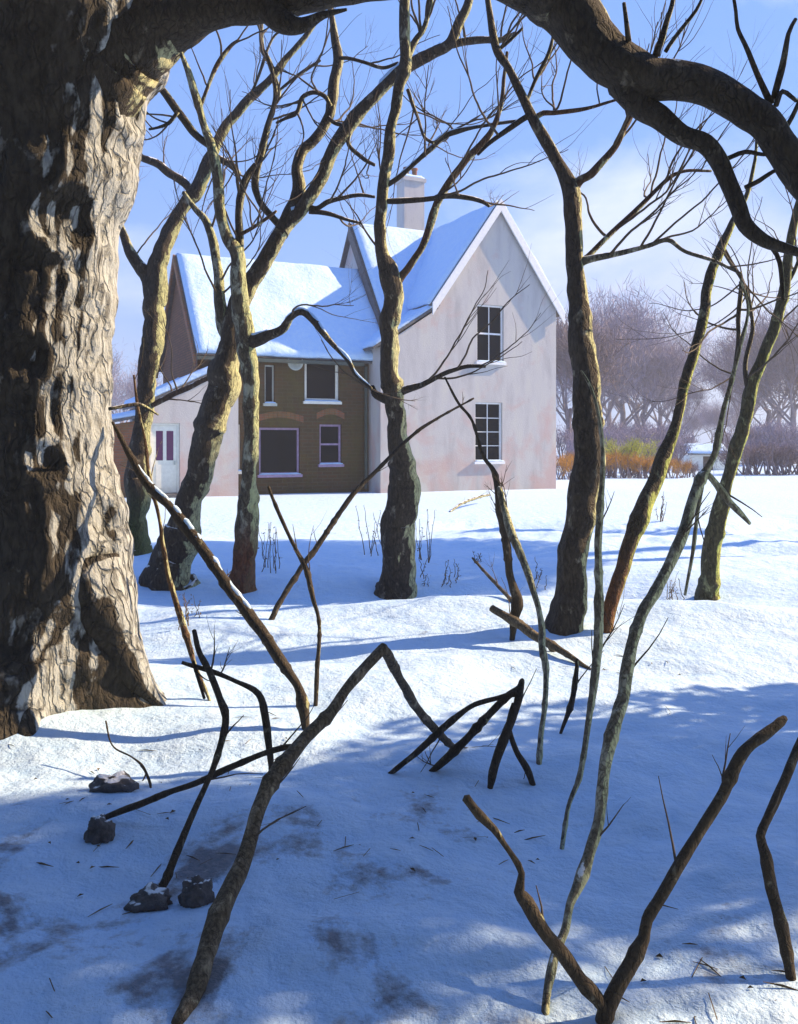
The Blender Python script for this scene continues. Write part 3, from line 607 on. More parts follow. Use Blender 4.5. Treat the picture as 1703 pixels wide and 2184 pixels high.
make_tree('bare_tree', 'dark tree leaning right with a swollen foot, its long snowy limb crossing towards the top', 'tree',
    [(360, 1240, 42), (372, 1190, 41), (392, 1120, 33), (405, 1081, 28), (424, 1000, 30), (452, 921, 31), (468, 850, 32), (480, 790, 31), (492, 730, 25), (506, 670, 22), (520, 625, 20), (548, 580, 18), (575, 535, 17), (605, 490, 16), (645, 440, 15), (677, 395, 14), (700, 345, 14), (717, 312, 14), (749, 264, 14), (781, 224, 13), (825, 180, 13), (861, 148, 14), (893, 128, 13), (925, 112, 12), (957, 92, 11), (975, 60, 11), (993, 24, 10), (1005, -20, 8)],
    [([(488, 720, 14), (476, 690, 14), (468, 600, 11), (456, 520, 9), (440, 472, 8), (416, 444, 6), (392, 410, 5)], 'bark_pale'),
     ([(600, 498, 18), (625, 452, 19), (637, 400, 15), (634, 360, 12), (645, 325, 12), (669, 296, 12), (701, 248, 12), (713, 180, 11), (721, 128, 11), (713, 72, 8), (708, 40, 6), (700, -10, 4)], 'bark_dark', 1, 1.03),
     ([(606, 490, 8), (580, 462, 8), (557, 432, 8), (545, 388, 9), (557, 328, 8), (569, 280, 7), (584, 230, 6), (589, 200, 6), (581, 152, 5), (568, 112, 4)], 'bark_dark', 1, .97),
     ([(706, 225, 5), (693, 205, 5), (669, 196, 5), (645, 208, 5), (633, 240, 5), (610, 252, 4), (590, 262, 3)], None), ([(722, 124, 4), (745, 124, 4), (777, 132, 4), (817, 144, 4), (850, 133, 3)], None),
     ([(655, 440, 6), (677, 444, 5), (700, 430, 6), (725, 424, 5), (765, 416, 4), (800, 420, 3)], 'bark_dark'), ([(660, 450, 6), (700, 455, 5), (740, 468, 4), (770, 476, 3)], 'bark_dark'),
     ([(957, 94, 9), (990, 88, 8), (1030, 84, 7), (1069, 84, 6), (1100, 70, 4)], None), ([(745, 264, 4), (770, 240, 0+4), (742, 300, 4), (772, 336, 4), (800, 352, 3)], None), ([(700, 250, 5), (716, 262, 5), (740, 268, 4)], None)],
    'bark_grey', seed=2, n=20, twigs=32, snow=(0,), top=10.3)
make_tree('bare_tree', 'pale-barked tree with a rusty foot standing between the leaning tree and the central tree', 'tree',
    [(520, 1257, 25), (522, 1200, 24), (524, 1100, 22), (530, 1040, 19), (533, 983, 17), (536, 890, 17), (537, 803, 18), (528, 740, 20), (517, 680, 21), (512, 610, 18), (505, 540, 15), (484, 505, 12), (470, 440, 12), (460, 360, 11), (448, 304, 10), (432, 260, 8), (420, 212, 8), (404, 160, 8), (392, 128, 6), (375, 80, 4)],
    [([(509, 560, 10), (512, 510, 9), (509, 460, 8), (513, 420, 9), (524, 384, 8), (545, 350, 5)], 'bark_dark'), ([(520, 727, 14), (545, 727, 14), (573, 717, 12), (602, 702, 11), (620, 677, 8), (645, 664, 8), (668, 684, 8), (706, 731, 6), (742, 767, 6), (760, 799, 5), (792, 828, 4)], 'bark_grey', 1, .92),
     ([(450, 310, 8), (420, 288, 8), (380, 236, 9), (356, 200, 9), (336, 172, 8), (352, 150, 7), (380, 118, 7), (410, 88, 6), (460, 45, 4)], 'bark_dark'), ([(512, 500, 4), (540, 485, 4), (570, 465, 4), (590, 450, 3)], 'bark_rust'),
     ([(425, 236, 4), (442, 190, 4), (462, 140, 5), (490, 100, 4), (510, 84, 3)], 'bark_rust'), ([(380, 238, 4), (360, 262, 4), (335, 272, 3), (318, 275, 3)], None)],
    'bark_pale_foot', 'bark_dark', seed=3, twigs=24, snow=(2,), n=16, top=9.6)
make_tree('bare_tree', 'dark upright tree in front of the pale gable wall, forking above roof height', 'tree',
    [(838, 1262, 37), (845, 1200, 33), (850, 1114, 34), (860, 1054, 32), (857, 994, 28), (850, 930, 22), (846, 882, 21), (842, 833, 25), (832, 784, 20), (831, 702, 20), (837, 637, 21), (832, 587, 21), (817, 538, 14), (811, 473, 12), (815, 424, 12), (821, 380, 12), (829, 320, 12), (837, 260, 11), (849, 200, 11), (863, 150, 13), (866, 80, 11), (865, 12, 10), (868, -40, 8)],
    [([(838, 610, 14), (857, 587, 9), (880, 558, 8), (903, 522, 8), (916, 483, 9), (924, 455, 9), (934, 428, 8), (957, 392, 8), (993, 344, 9), (1033, 300, 9), (1053, 272, 7), (1069, 220, 5), (1077, 160, 4), (1082, 110, 3)], 'bark_rust', 1, .97),
     ([(813, 428, 6), (850, 428, 7), (890, 426, 6), (930, 422, 6), (960, 417, 7), (1000, 421, 6), (1030, 430, 5), (1044, 440, 3)], 'bark_dark'),
     ([(824, 396, 5), (853, 376, 6), (885, 348, 5), (921, 316, 6), (945, 292, 6), (975, 280, 6), (1009, 272, 4), (1057, 264, 4), (1117, 256, 4)], None), ([(868, 126, 9), (889, 84, 7), (905, 60, 6), (917, 15, 5), (922, -20, 4)], 'bark_grey'),
     ([(842, 838, 13), (862, 832, 9), (896, 823, 7), (932, 804, 6), (962, 791, 5), (998, 781, 4), (1036, 781, 3)], None, 1, .97), ([(835, 850, 14), (815, 846, 10), (800, 838, 8), (794, 822, 4)], None), ([(870, 190, 4), (880, 220, 4), (892, 250, 3), (905, 290, 3), (925, 305, 3)], 'bark_grey')],
    'bark_grey', 'bark_dark', seed=4, n=22, twigs=32, snow=(3,), top=9.5)
make_tree('bare_tree', 'thick yellow-lichened tree right of the gable, foot hidden in snow behind the fallen branches', 'tree',
    [(1210, 1337, 32), (1217, 1241, 31), (1230, 1141, 30), (1248, 1041, 31), (1258, 961, 31), (1257, 881, 28), (1250, 801, 26), (1242, 721, 25), (1235, 650, 21), (1229, 580, 19), (1226, 530, 20), (1221, 460, 19), (1216, 405, 19), (1192, 355, 15), (1170, 312, 14), (1142, 260, 12), (1118, 216, 10), (1086, 148, 8), (1062, 108, 8), (1050, 60, 7), (1042, 10, 6), (1035, -40, 5)],
    [([(1218, 410, 14), (1238, 384, 10), (1262, 372, 9), (1288, 342, 8), (1318, 304, 7), (1338, 262, 6), (1356, 232, 5), (1380, 190, 3)], 'bark_rust'), ([(1228, 565, 14), (1250, 556, 9), (1278, 548, 8), (1334, 536, 6), (1382, 524, 5), (1426, 512, 5), (1462, 536, 4), (1522, 556, 4), (1582, 584, 3)], 'bark_pale', 1, .95),
     ([(1236, 560, 7), (1262, 540, 6), (1302, 500, 6), (1362, 444, 5), (1422, 384, 5), (1462, 364, 4), (1518, 364, 3)], 'bark_rust', 1, 1.04), ([(1132, 244, 6), (1112, 256, 6), (1090, 272, 6), (1046, 304, 5), (1020, 330, 3)], None), ([(1140, 252, 6), (1160, 240, 6), (1182, 240, 5), (1246, 232, 4), (1302, 216, 3), (1340, 205, 3)], 'bark_rust'),
     ([(1122, 222, 4), (1142, 172, 4), (1170, 116, 4), (1180, 80, 3)], 'bark_grey'), ([(1062, 106, 5), (1090, 84, 4), (1115, 60, 3)], None)],
    'bark_grey', 'bark_dark', seed=5, n=22, twigs=32, snow=(), top=7.6)
make_tree('leaning_tree', 'slender tree leaning right, rust-brown foot and green lichen band, right of the thick lichened tree', 'tree',
    [(1298, 1345, 12), (1305, 1290, 14), (1320, 1235, 15), (1340, 1170, 15), (1362, 1113, 17), (1390, 1041, 18), (1420, 973, 16), (1440, 920, 11), (1452, 870, 10), (1466, 801, 11), (1486, 735, 12), (1502, 660, 12), (1518, 580, 10), (1542, 520, 9), (1566, 468, 7), (1594, 412, 5), (1610, 345, 4), (1614, 300, 3)],
    [([(1540, 525, 5), (1560, 560, 5), (1585, 600, 4), (1600, 650, 3)], 'bark_grey'), ([(1582, 600, 5), (1576, 680, 5), (1574, 740, 4), (1560, 830, 3)], 'bark_grey')], 'bark_green_rust', 'bark_grey', seed=6, n=14, twigs=14, zmin=2, top=8.2)
make_tree('leaning_tree', 'yellow-green lichened sapling rising steeply to the right edge of the view', 'tree',
    [(1513, 1276, 22), (1518, 1230, 20), (1522, 1190, 20), (1530, 1121, 19), (1542, 1061, 14), (1558, 1015, 13), (1572, 955, 14), (1592, 885, 14), (1604, 820, 14), (1632, 750, 12), (1658, 689, 12), (1674, 620, 11), (1682, 550, 10), (1694, 480, 9), (1712, 400, 7), (1735, 300, 5)],
    [([(1600, 850, 5), (1590, 780, 5), (1606, 700, 4), (1596, 620, 3)], 'bark_grey'), ([(1675, 610, 5), (1698, 570, 4), (1720, 500, 3)], 'bark_grey')], 'bark_green', seed=7, n=16, twigs=10, zmin=2, top=9.4)

# --- foreground saplings and sticks
def stick(name, label, cat, paths, mat, d=None, d1=None, seed=0, n=9, sink=.06, wob=.45, rough=.09, snow=False, group=None, part='stem'):
    """paths[0] starts at the foot; the others fork from it. d1 = depth at the far end"""
    f = paths[0]; dd = d or hit(f[0][0], f[0][1]); base = W(f[0][0], f[0][1], dd); e = thing(name, label, cat, base, group); P0 = None
    for i, sp in enumerate(paths):
        if i == 0:
            P, r = pathw(sp, dd, d1 or dd, .02, wob, seed, sink); P0 = P
        else:
            px = CX+P0[:, 0]/P0[:, 1]*FPX; py = HZ-(P0[:, 2]-EYE)/P0[:, 1]*FPX; j = np.argmin(np.hypot(px-sp[0][0], py-sp[0][1])); de = sp[-1][3] if len(sp[-1]) > 3 else P0[j, 1]
            P, r = pathw([s[:3] for s in sp], P0[j, 1], de, .02, wob, seed+i)
        kr = random.Random(seed*3+i); ss = np.arange(len(P))*.02
        for _ in range(int(ss[-1]*5)+2): kc = kr.uniform(0, ss[-1]); r = r*(1+kr.uniform(.08, .32)*np.exp(-((ss-kc)/kr.uniform(.008, .018))**2))
        V, F = tube(P, r, n, rough*1.5, seed+i, 30, 3); o = mesh_obj(part if i == 0 else 'side_stem', rel(V, base), F, M[mat], e)
        if n > 6:
            for _ in range(max(1, int(ss[-1]*2.2))):
                j2 = kr.randint(len(P)//4, len(P)-2); t = P[j2+1]-P[j2]; t /= np.linalg.norm(t)+1e-9; mb2 = MB()
                grow(mb2, P[j2], t*.8+np.array([kr.uniform(-.8, .8), kr.uniform(-.8, .8), kr.uniform(-.1, .6)]), kr.uniform(.07, .34), min(.0045, r[j2]*.45), 1 if kr.random() < .5 else 0, base, kr)
                mesh_obj('twig', mb2.V, mb2.F, M['twig'] if mat != 'bark_rust' else M[mat], e)
        if snow: snow_strip(P, r, base, o, seed+i, .45)
    return e
stick('bent_sapling', 'tall slanting sapling with pale edge of lichen and painted sunlight and crossed broken top, rising from lower right', 'sapling',
    [[(1164, 2168, 9), (1170, 2110, 9), (1180, 2064, 11), (1188, 2030, 9), (1208, 1985, 10), (1218, 1930, 9), (1234, 1890, 11), (1254, 1830, 12), (1278, 1750, 12), (1286, 1690, 11), (1298, 1610, 13), (1310, 1550, 13), (1326, 1490, 14), (1334, 1430, 14), (1352, 1365, 13), (1374, 1305, 12), (1406, 1253, 12), (1438, 1189, 12), (1466, 1113, 12), (1494, 1025, 11), (1510, 1000, 9)],
     [(1506, 1004, 8), (1526, 961, 7), (1542, 881, 6), (1558, 821, 5), (1578, 741, 4), (1596, 660, 3), (1580, 595, 2)], [(1504, 1006, 8), (1530, 1036, 7), (1554, 1069, 7), (1580, 1096, 6), (1600, 1118, 4)], [(1500, 1020, 5), (1488, 1100, 4), (1478, 1180, 4), (1462, 1270, 3)]],
    'stick_pale', d1=3.6, seed=21, n=12)
stick('sapling', 'thin straight grey sapling standing upright before the thick lichened tree', 'sapling',
    [[(1198, 1812, 5), (1206, 1760, 5), (1214, 1715, 5), (1234, 1662, 6), (1246, 1602, 6), (1252, 1560, 6), (1262, 1490, 8), (1270, 1430, 9), (1276, 1361, 10), (1278, 1261, 9), (1278, 1161, 9), (1281, 1073, 8), (1286, 985, 5), (1280, 900, 4), (1262, 830, 3), (1240, 790, 2)]], 'stick_pale', d1=4.0, seed=22)
stick('sapling', 'kinked dark sapling below the lower gable window, its thin tip reaching up the wall', 'sapling',
    [[(1092, 1366, 6), (1098, 1321, 9), (1102, 1281, 12), (1088, 1225, 8), (1082, 1161, 9), (1067, 1081, 9), (1059, 1029, 7), (1050, 1000, 5), (1030, 970, 4), (1008, 898, 3), (978, 859, 3), (949, 804, 2)]], 'stick', d1=7.0, seed=23)
stick('sapling', 'thin greenish sapling bending left beside the kinked dark one', 'sapling',
    [[(1150, 1630, 6), (1154, 1570, 6), (1162, 1510, 6), (1166, 1430, 6), (1158, 1381, 7), (1154, 1321, 7), (1138, 1261, 7), (1118, 1201, 8), (1094, 1141, 9), (1076, 1080, 7), (1066, 1040, 5)]], 'stick_pale', d1=4.9, seed=24)
stick('short_stick', 'short broken grey stick upright in the snow right of the thin greenish sapling', 'stick', [[(1196, 1566, 3), (1218, 1502, 6), (1230, 1434, 5), (1232, 1405, 3)]], 'stick', seed=25)
stick('fallen_branch', 'dark broken branch slanting down to the right at the foot of the thick lichened tree', 'branch',
    [[(1262, 1431, 4), (1222, 1405, 6), (1158, 1365, 9), (1102, 1329, 10), (1050, 1297, 8)], [(1160, 1366, 4), (1190, 1400, 4), (1235, 1425, 3)]], 'stick_tan', d=6.2, d1=6.9, seed=26, sink=0)
stick('fallen_branch', 'nearly level reddish branch lying on snow under the slanting broken one', 'branch', [[(1078, 1379, 3), (1142, 1367, 6), (1202, 1361, 6), (1268, 1353, 4)]], 'bark_rust', d=7.0, d1=7.1, seed=27, sink=0)
stick('fallen_branch', 'very thin twig slanting through the snow left of the kinked dark sapling', 'branch', [[(1096, 1288, 4), (1062, 1249, 4), (1022, 1205, 3), (1008, 1190, 2)]], 'stick_tan', d1=8.6, seed=28)
stick('bent_sapling', 'brown stem bent over in a sharp peak at centre, rising from the bottom left', 'sapling',
    [[(380, 2182, 17), (396, 2150, 18), (416, 2110, 20), (444, 2010, 21), (480, 1910, 21), (510, 1850, 17), (536, 1785, 15), (560, 1715, 16), (600, 1642, 17), (656, 1574, 14), (701, 1526, 12), (749, 1458, 11), (793, 1410, 11), (820, 1382, 11)],
     [(816, 1384, 11), (824, 1392, 12), (837, 1416, 11), (861, 1462, 10), (885, 1506, 9), (917, 1546, 9), (957, 1582, 8), (988, 1608, 5, 4.5)]], 'stick_tan', d1=3.7, seed=29, n=14)
stick('leaning_stick', 'long dark stick with a lichened upper half leaning left against the massive tree', 'stick',
    [[(654, 1555, 9), (649, 1506, 12), (637, 1466, 10), (600, 1413, 11), (560, 1353, 13), (516, 1293, 13), (472, 1225, 12), (412, 1141, 12), (360, 1077, 10), (312, 1029, 9), (280, 977, 8), (256, 929, 5), (240, 900, 3)]], 'stick', d1=5.4, seed=30, n=11, snow=True)
stick('sapling', 'thin reddish-brown upright whip just right of the massive trunk', 'sapling', [[(447, 1495, 3), (430, 1455, 5), (416, 1421, 5), (392, 1337, 7), (372, 1273, 6), (352, 1193, 5), (340, 1113, 4), (320, 1021, 4), (308, 937, 3), (292, 861, 3), (285, 800, 2)]], 'bark_rust', d1=5.9, seed=31)
stick('sapling', 'thin whip in blue shade right of the rusty-footed tree', 'sapling', [[(673, 1505, 5), (677, 1426, 5), (681, 1334, 4), (669, 1282, 5), (653, 1214, 6), (629, 1166, 4), (593, 1090, 4), (573, 1038, 3)]], 'stick', d1=5.7, seed=32)
stick('leaning_stick', 'slim grey stick slanting up to the right across the foot of the central dark tree', 'stick', [[(578, 1322, 6), (637, 1218, 6), (677, 1166, 6), (717, 1106, 6), (757, 1050, 5), (821, 986, 4), (880, 928, 4), (945, 886, 3), (1011, 849, 2)]], 'stick', d1=8.4, seed=33)
stick('bent_sapling', 'black sapling folded over at lower left with two thin drooping arms', 'sapling',
    [[(326, 1925, 8), (352, 1878, 9), (372, 1830, 8), (404, 1750, 7), (440, 1670, 6), (456, 1630, 7), (480, 1542, 8), (468, 1490, 7), (448, 1436, 7), (424, 1390, 6), (414, 1345, 5)],
     [(388, 1413, 4), (418, 1422, 5), (452, 1432, 6), (500, 1450, 5), (552, 1478, 7), (568, 1530, 8), (576, 1598, 7), (580, 1658, 5)], [(412, 1410, 4), (424, 1450, 4), (436, 1490, 3)]], 'stick', d1=3.8, seed=34, n=10)
stick('leaning_stick', 'dark lichened stick lying low from the left stones to the bent brown stem', 'stick', [[(206, 1752, 5), (280, 1722, 8), (360, 1690, 6), (420, 1670, 6), (480, 1642, 7), (552, 1610, 6), (600, 1596, 6), (634, 1590, 4)]], 'stick', d1=3.6, seed=35, sink=.02, snow=True)
stick('twig', 'hair-thin curved twig above the grey stone at left', 'twig', [[(322, 1682, 2), (318, 1664, 3), (304, 1634, 3), (280, 1614, 2), (240, 1590, 2), (226, 1538, 2)], [(300, 1632, 2), (312, 1650, 2), (300, 1672, 1)]], 'stick', d1=4.5, seed=36, n=6)
stick('broken_sapling', 'black splintered stump with four broken arms splayed over the snow at centre right', 'sapling',
    [[(1046, 1682, 6), (1057, 1634, 9), (1081, 1570, 10), (1101, 1514, 9), (1113, 1462, 8), (1116, 1448, 4)], [(1110, 1466, 8), (1085, 1482, 8), (1053, 1514, 8), (1005, 1566, 9), (957, 1614, 9), (906, 1658, 4, 4.3)],
     [(1104, 1476, 6), (1061, 1488, 5), (1005, 1506, 6), (953, 1546, 8), (901, 1594, 7), (815, 1664, 4, 4.3)], [(1096, 1500, 4), (1085, 1545, 5), (1101, 1602, 6), (1125, 1642, 8), (1139, 1682, 5, 4.2)]], 'stick', d1=4.25, seed=37, n=10)
stick('forked_sapling', 'black V-shaped sapling rising from the bottom edge, right arm reaching far to the right', 'sapling',
    [[(1288, 2178, 16), (1296, 2150, 17), (1316, 2110, 17), (1346, 2054, 17), (1374, 2002, 13), (1382, 1962, 12), (1422, 1894, 12), (1462, 1822, 12), (1502, 1762, 12), (1538, 1706, 12), (1578, 1622, 13), (1602, 1590, 11), (1642, 1558, 12), (1674, 1530, 7)],
     [(1292, 2160, 14), (1270, 2126, 14), (1238, 2090, 14), (1198, 2030, 16), (1158, 1978, 16), (1126, 1922, 17), (1108, 1900, 12), (1113, 1862, 7), (1094, 1826, 6), (1074, 1798, 6), (1054, 1768, 8), (1022, 1738, 10), (994, 1700, 8, 2.6)]], 'stick', d1=2.8, seed=38, n=14)
stick('bent_sapling', 'dark bluish elbow-shaped stem at the right edge', 'sapling', [[(1686, 2090, 10), (1674, 2010, 13), (1662, 1950, 14), (1646, 1890, 14), (1634, 1822, 12), (1622, 1782, 9), (1638, 1742, 9), (1662, 1690, 10), (1690, 1622, 9), (1720, 1550, 6)]], 'stick', d1=3.0, seed=39, n=12)
stick('fallen_branch', 'grey curved branch lying on the bright snow in front of the gable', 'branch', [[(960, 1092, 2), (985, 1074, 3), (1010, 1064, 3), (1045, 1055, 2)]], 'bark_dark', d1=24, seed=40, sink=0)

# --- weeds: tufts of dead stalks
def weeds(x, y, w, h, n, label, seed):
    rnd = random.Random(seed); d = hit(x, y); base = W(x, y, d); mb = MB(); s = d/FPX
    for i in range(n):
        p = base+np.array((rnd.uniform(-w, w)*s, rnd.uniform(-.25, .25), 0)); p[2] = float(gz(p[0], p[1])[0])-.02
        t = np.array((rnd.gauss(0, .16), rnd.gauss(0, .16), 1)); L = h*s*rnd.uniform(.45, 1.1); k = 7
        P = np.array([p+t*L*j/k+np.array((rnd.gauss(0, .008), rnd.gauss(0, .008), 0)) for j in range(k+1)]); V, F = tube(P, np.linspace(.0045, .002, k+1)*max(1, d/9), 4, .1, i); mb.add(rel(V, base), F)
        for j in range(rnd.randint(3, 8)):     # dry seed heads and curled leaves
            q = P[rnd.randint(2, k)]+np.array((rnd.gauss(0, .02), rnd.gauss(0, .02), 0)); a = np.array((rnd.gauss(0, 1), rnd.gauss(0, 1), rnd.gauss(0, 1))); a /= np.linalg.norm(a); b_ = np.cross(a, (0, 0, 1.)); z = rnd.uniform(.008, .022)*max(1, d/10)
            mb.add([rel([q-a*z], base)[0], rel([q+b_*z*.5], base)[0], rel([q+a*z], base)[0], rel([q-b_*z*.5+np.array((0, 0, z*.4))], base)[0]], [(0, 1, 2), (0, 2, 3)])
    e = mb.obj('dead_weeds', M['weed'], None, False); e.location = tuple(base); tag(e, label, 'weeds', 'dead weed stalks poking from the snow')
for a in ((575, 1215, 22, 100, 9, 'cluster of dark dead stalks right of the rusty tree foot', 1), (800, 1185, 30, 110, 8, 'dead stalks just left of the central dark tree', 2), (905, 1195, 14, 110, 6, 'dead stalks just right of the central dark tree', 3),
          (935, 1240, 42, 50, 12, 'low dead stalks in bright snow right of the central tree foot', 4), (1435, 1278, 24, 60, 9, 'short dark stalks by the bluish hollow between the right leaning trees', 5), (1400, 1110, 14, 60, 6, 'tiny far stalks behind the slender leaning tree', 6),
          (1020, 1200, 10, 25, 4, 'few short stalks near the thin slanting twig', 7), (255, 1235, 20, 80, 10, 'dead stalks at the right foot of the massive trunk', 8), (30, 1330, 26, 90, 10, 'pale dead stalks at the far left edge', 9), (400, 1330, 14, 70, 7, 'black stalks below the swollen leaning tree foot', 10), (1150, 1250, 12, 50, 6, 'grey-green stalks left of the thick lichened tree foot', 11)): weeds(*a)

# --- stones
def stone(x, y, w, h, label, seed):
    d = hit(x, y); base = W(x, y, d); s = d/FPX; bm = bmesh.new(); bmesh.ops.create_icosphere(bm, subdivisions=4, radius=1)
    co = np.array([v.co[:] for v in bm.verts]); n = fbm(co*1.3+seed*5, 4, seed); f = fbm(co*5+seed, 3, seed+3)
    for v, a, b_ in zip(bm.verts, n, f):
        k = 1+.75*abs(a)-.25+.10*b_; v.co = Vector((v.co.x*w*s*k, v.co.y*w*s*.8*k, v.co.z*h*s*k+h*s*.25))
    me = bpy.data.meshes.new('stone'); bm.to_mesh(me); bm.free(); me.materials.append(M['stone_snow']); me.polygons.foreach_set('use_smooth', [True]*len(me.polygons))
    o = bpy.data.objects.new('stone', me); C.objects.link(o); o.location = tuple(base); tag(o, label, 'stone', 'stones half buried in the snow')
m, nt, b = newmat('stone_snow'); v, g = pos(nt); n = noise(nt, v, 14, 6, .65); c = ramp(nt, n, [(.3, (.03, .03, .034)), (.7, (.15, .14, .14))])
sx = nd(nt, 'ShaderNodeSeparateXYZ'); lk(nt, g.outputs['Normal'], sx.inputs[0]); sf = mth(nt, 'ADD', sx.outputs[2], mth(nt, 'MULTIPLY', n, .5))
c = mixc(nt, ramp(nt, mth(nt, 'MULTIPLY', sf, .5), [(.56, 0.0), (.60, 1.0)]), c, (.8, .85, .9)); lk(nt, c, b.inputs['Base Color']); b.inputs['Roughness'].default_value = .85; bump(nt, b, n, .8, .03); M['stone_snow'] = m
for a in ((245, 1684, 46, 26, 'flat grey stone in the snow below the hair-thin twig', 1), (214, 1790, 32, 40, 'dark pointed stone at the left end of the low lichened stick', 2), (322, 1934, 48, 34, 'black stone at the foot of the folded black sapling', 3), (420, 1925, 42, 44, 'dark upright stone between the folded sapling and the bent brown stem', 4)): stone(*a)

# fallen leaves and bits of twig strewn over the near snow
rnd = np.random.default_rng(3); mb = MB()
yy = 2.2+6.5*rnd.random(2600)**1.6; xx = (rnd.random(2600)*1.3-.68)*yy; kk = fbm(np.stack([xx, yy, xx*0], 1)*1.1, 3, 77) > .20
kk &= rnd.random(2600) < .4
for x, y in zip(xx[kk], yy[kk]):
    z = float(gz(x, y)[0])+.006; a = rnd.uniform(0, 6.28); L = rnd.uniform(.008, .026); c_, s_ = math.cos(a), math.sin(a); t = rnd.uniform(-.4, .4)
    L *= .6
    if rnd.random() < .7:
        L *= 1.4;
        L *= 3; w = .0016; mb.add([(x-c_*L-s_*w, y-s_*L+c_*w, z), (x+c_*L-s_*w, y+s_*L+c_*w, z+t*L*.4), (x+c_*L+s_*w, y+s_*L-c_*w, z+t*L*.4), (x-c_*L+s_*w, y-s_*L-c_*w, z), (x, y, z+.004)], [(0, 1, 4), (1, 2, 4), (2, 3, 4), (3, 0, 4)])
    else: mb.add([(x-c_*L, y-s_*L, z), (x+s_*L*.5, y-c_*L*.5, z+L*.5), (x+c_*L, y+s_*L, z+t*L), (x-s_*L*.5, y+c_*L*.5, z+L*.35)], [(0, 1, 2), (0, 2, 3)])
tag(mb.obj('leaf_litter', M['weed']), kind='stuff')

# ------------------------------------------------------------------ background
def crown_proto(kind, seed, H, Wd, ntw, col_key, up=.6, base_z=.15):
    """winter crown: thousands of fine twig blades on a branching skeleton; returns (trunk mesh, crown mesh)"""
    rnd = random.Random(seed); tips = []; mb = MB()
    def rec(p, d, L, r, lev):
        n = 4; P = [np.array(p, float)]; d = np.array(d, float)
        for i in range(n): d = d+np.array([rnd.gauss(0, .13), rnd.gauss(0, .13), .03]); d /= np.linalg.norm(d); P.append(P[-1]+d*L/n)
        P = np.array(P); V, F = tube(P, np.linspace(r, r*.6, n+1), 5, .05, 1, cap=False); mb.add(V, F)
        if lev == 0: tips.append((P[-1], d)); tips.append((P[2], d)); return
        for _ in range(rnd.randint(2, 4)): rec(P[rnd.randint(2, n)], d+np.array([rnd.gauss(0, Wd), rnd.gauss(0, Wd), rnd.uniform(0, up)]), L*rnd.uniform(.55, .8), r*.55, lev-1)
    if kind == 'tree':
        P = np.array([(0, 0, -.3), (.05, 0, H*.12), (0, .05, H*.28), (.1, 0, H*.36)]); V, F = tube(P, np.array([.28, .2, .17, .15])*H/10, 7, .08, 2); mb.add(V, F)
        for i in range(6): rec((.05, 0, H*(.18+.03*i)), (math.cos(i*1.05+seed)*Wd*1.4, math.sin(i*1.05+seed)*Wd*1.4, 1), H*.30, .09*H/10, 3)
    else:
        for i in range(16): rec((rnd.gauss(0, H*.22), rnd.gauss(0, H*.22), 0), (rnd.gauss(0, .3), rnd.gauss(0, .3), 1), H*.42, .02*H, 1)
    tr = mb; cb = MB(); T = tips
    for i in range(ntw):
        p, d = T[rnd.randrange(len(T))]; p = p+np.array([rnd.gauss(0, .05), rnd.gauss(0, .05), rnd.gauss(0, .05)])*H; q = d*rnd.uniform(.2, 1)+np.array([rnd.gauss(0, .5), rnd.gauss(0, .5), rnd.gauss(.25, .4)]); q /= np.linalg.norm(q)+1e-6
        L = H*rnd.uniform(.04, .11); w = .0017*H+.004; s = np.cross(q, (rnd.gauss(0, 1), rnd.gauss(0, 1), rnd.gauss(0, 1))); s /= np.linalg.norm(s)+1e-6
        cb.add([p-s*w, p+s*w, p+q*L+s*w*.3, p+q*L-s*w*.3], [(0, 1, 2, 3)])
    return tr, cb
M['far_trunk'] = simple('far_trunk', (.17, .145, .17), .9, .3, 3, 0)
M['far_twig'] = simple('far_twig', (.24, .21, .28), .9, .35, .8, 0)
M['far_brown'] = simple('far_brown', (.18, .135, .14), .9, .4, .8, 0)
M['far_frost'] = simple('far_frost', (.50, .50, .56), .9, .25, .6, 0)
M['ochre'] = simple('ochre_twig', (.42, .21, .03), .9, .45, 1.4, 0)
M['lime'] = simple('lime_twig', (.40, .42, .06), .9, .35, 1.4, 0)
protos = {}
def plant(name, kind, key, seed, H, Wd, ntw, x, d, rot, s, label, cat, group, mat, up=.6):
    pk = (kind, seed, H, Wd, ntw)
    if pk not in protos:
        tr, cb = crown_proto(kind, seed, H, Wd, ntw, mat, up)
        def me(nm, q, mt): a = bpy.data.meshes.new(nm); a.from_pydata(q.V, [], q.F); a.materials.append(M[mt]); return a
        protos[pk] = (me('trunk', tr, 'far_trunk'), me('crown', cb, mat), mat)
    tm, cm, m0 = protos[pk]; X = (x-CX)/FPX*d; e = thing(name, label, cat, (X, d, float(gz(X, d)[0])-.05), group, rot); e.scale = (s, s, s)
    t = bpy.data.objects.new('trunk' if kind == 'tree' else 'stems', tm); c = bpy.data.objects.new('crown', cm)
    for o in (t, c): C.objects.link(o); o.parent = e
    if mat != m0:
        c.data = cm.copy(); c.data.materials[0] = M[mat]
    return e
TG = 'bare trees behind the field'
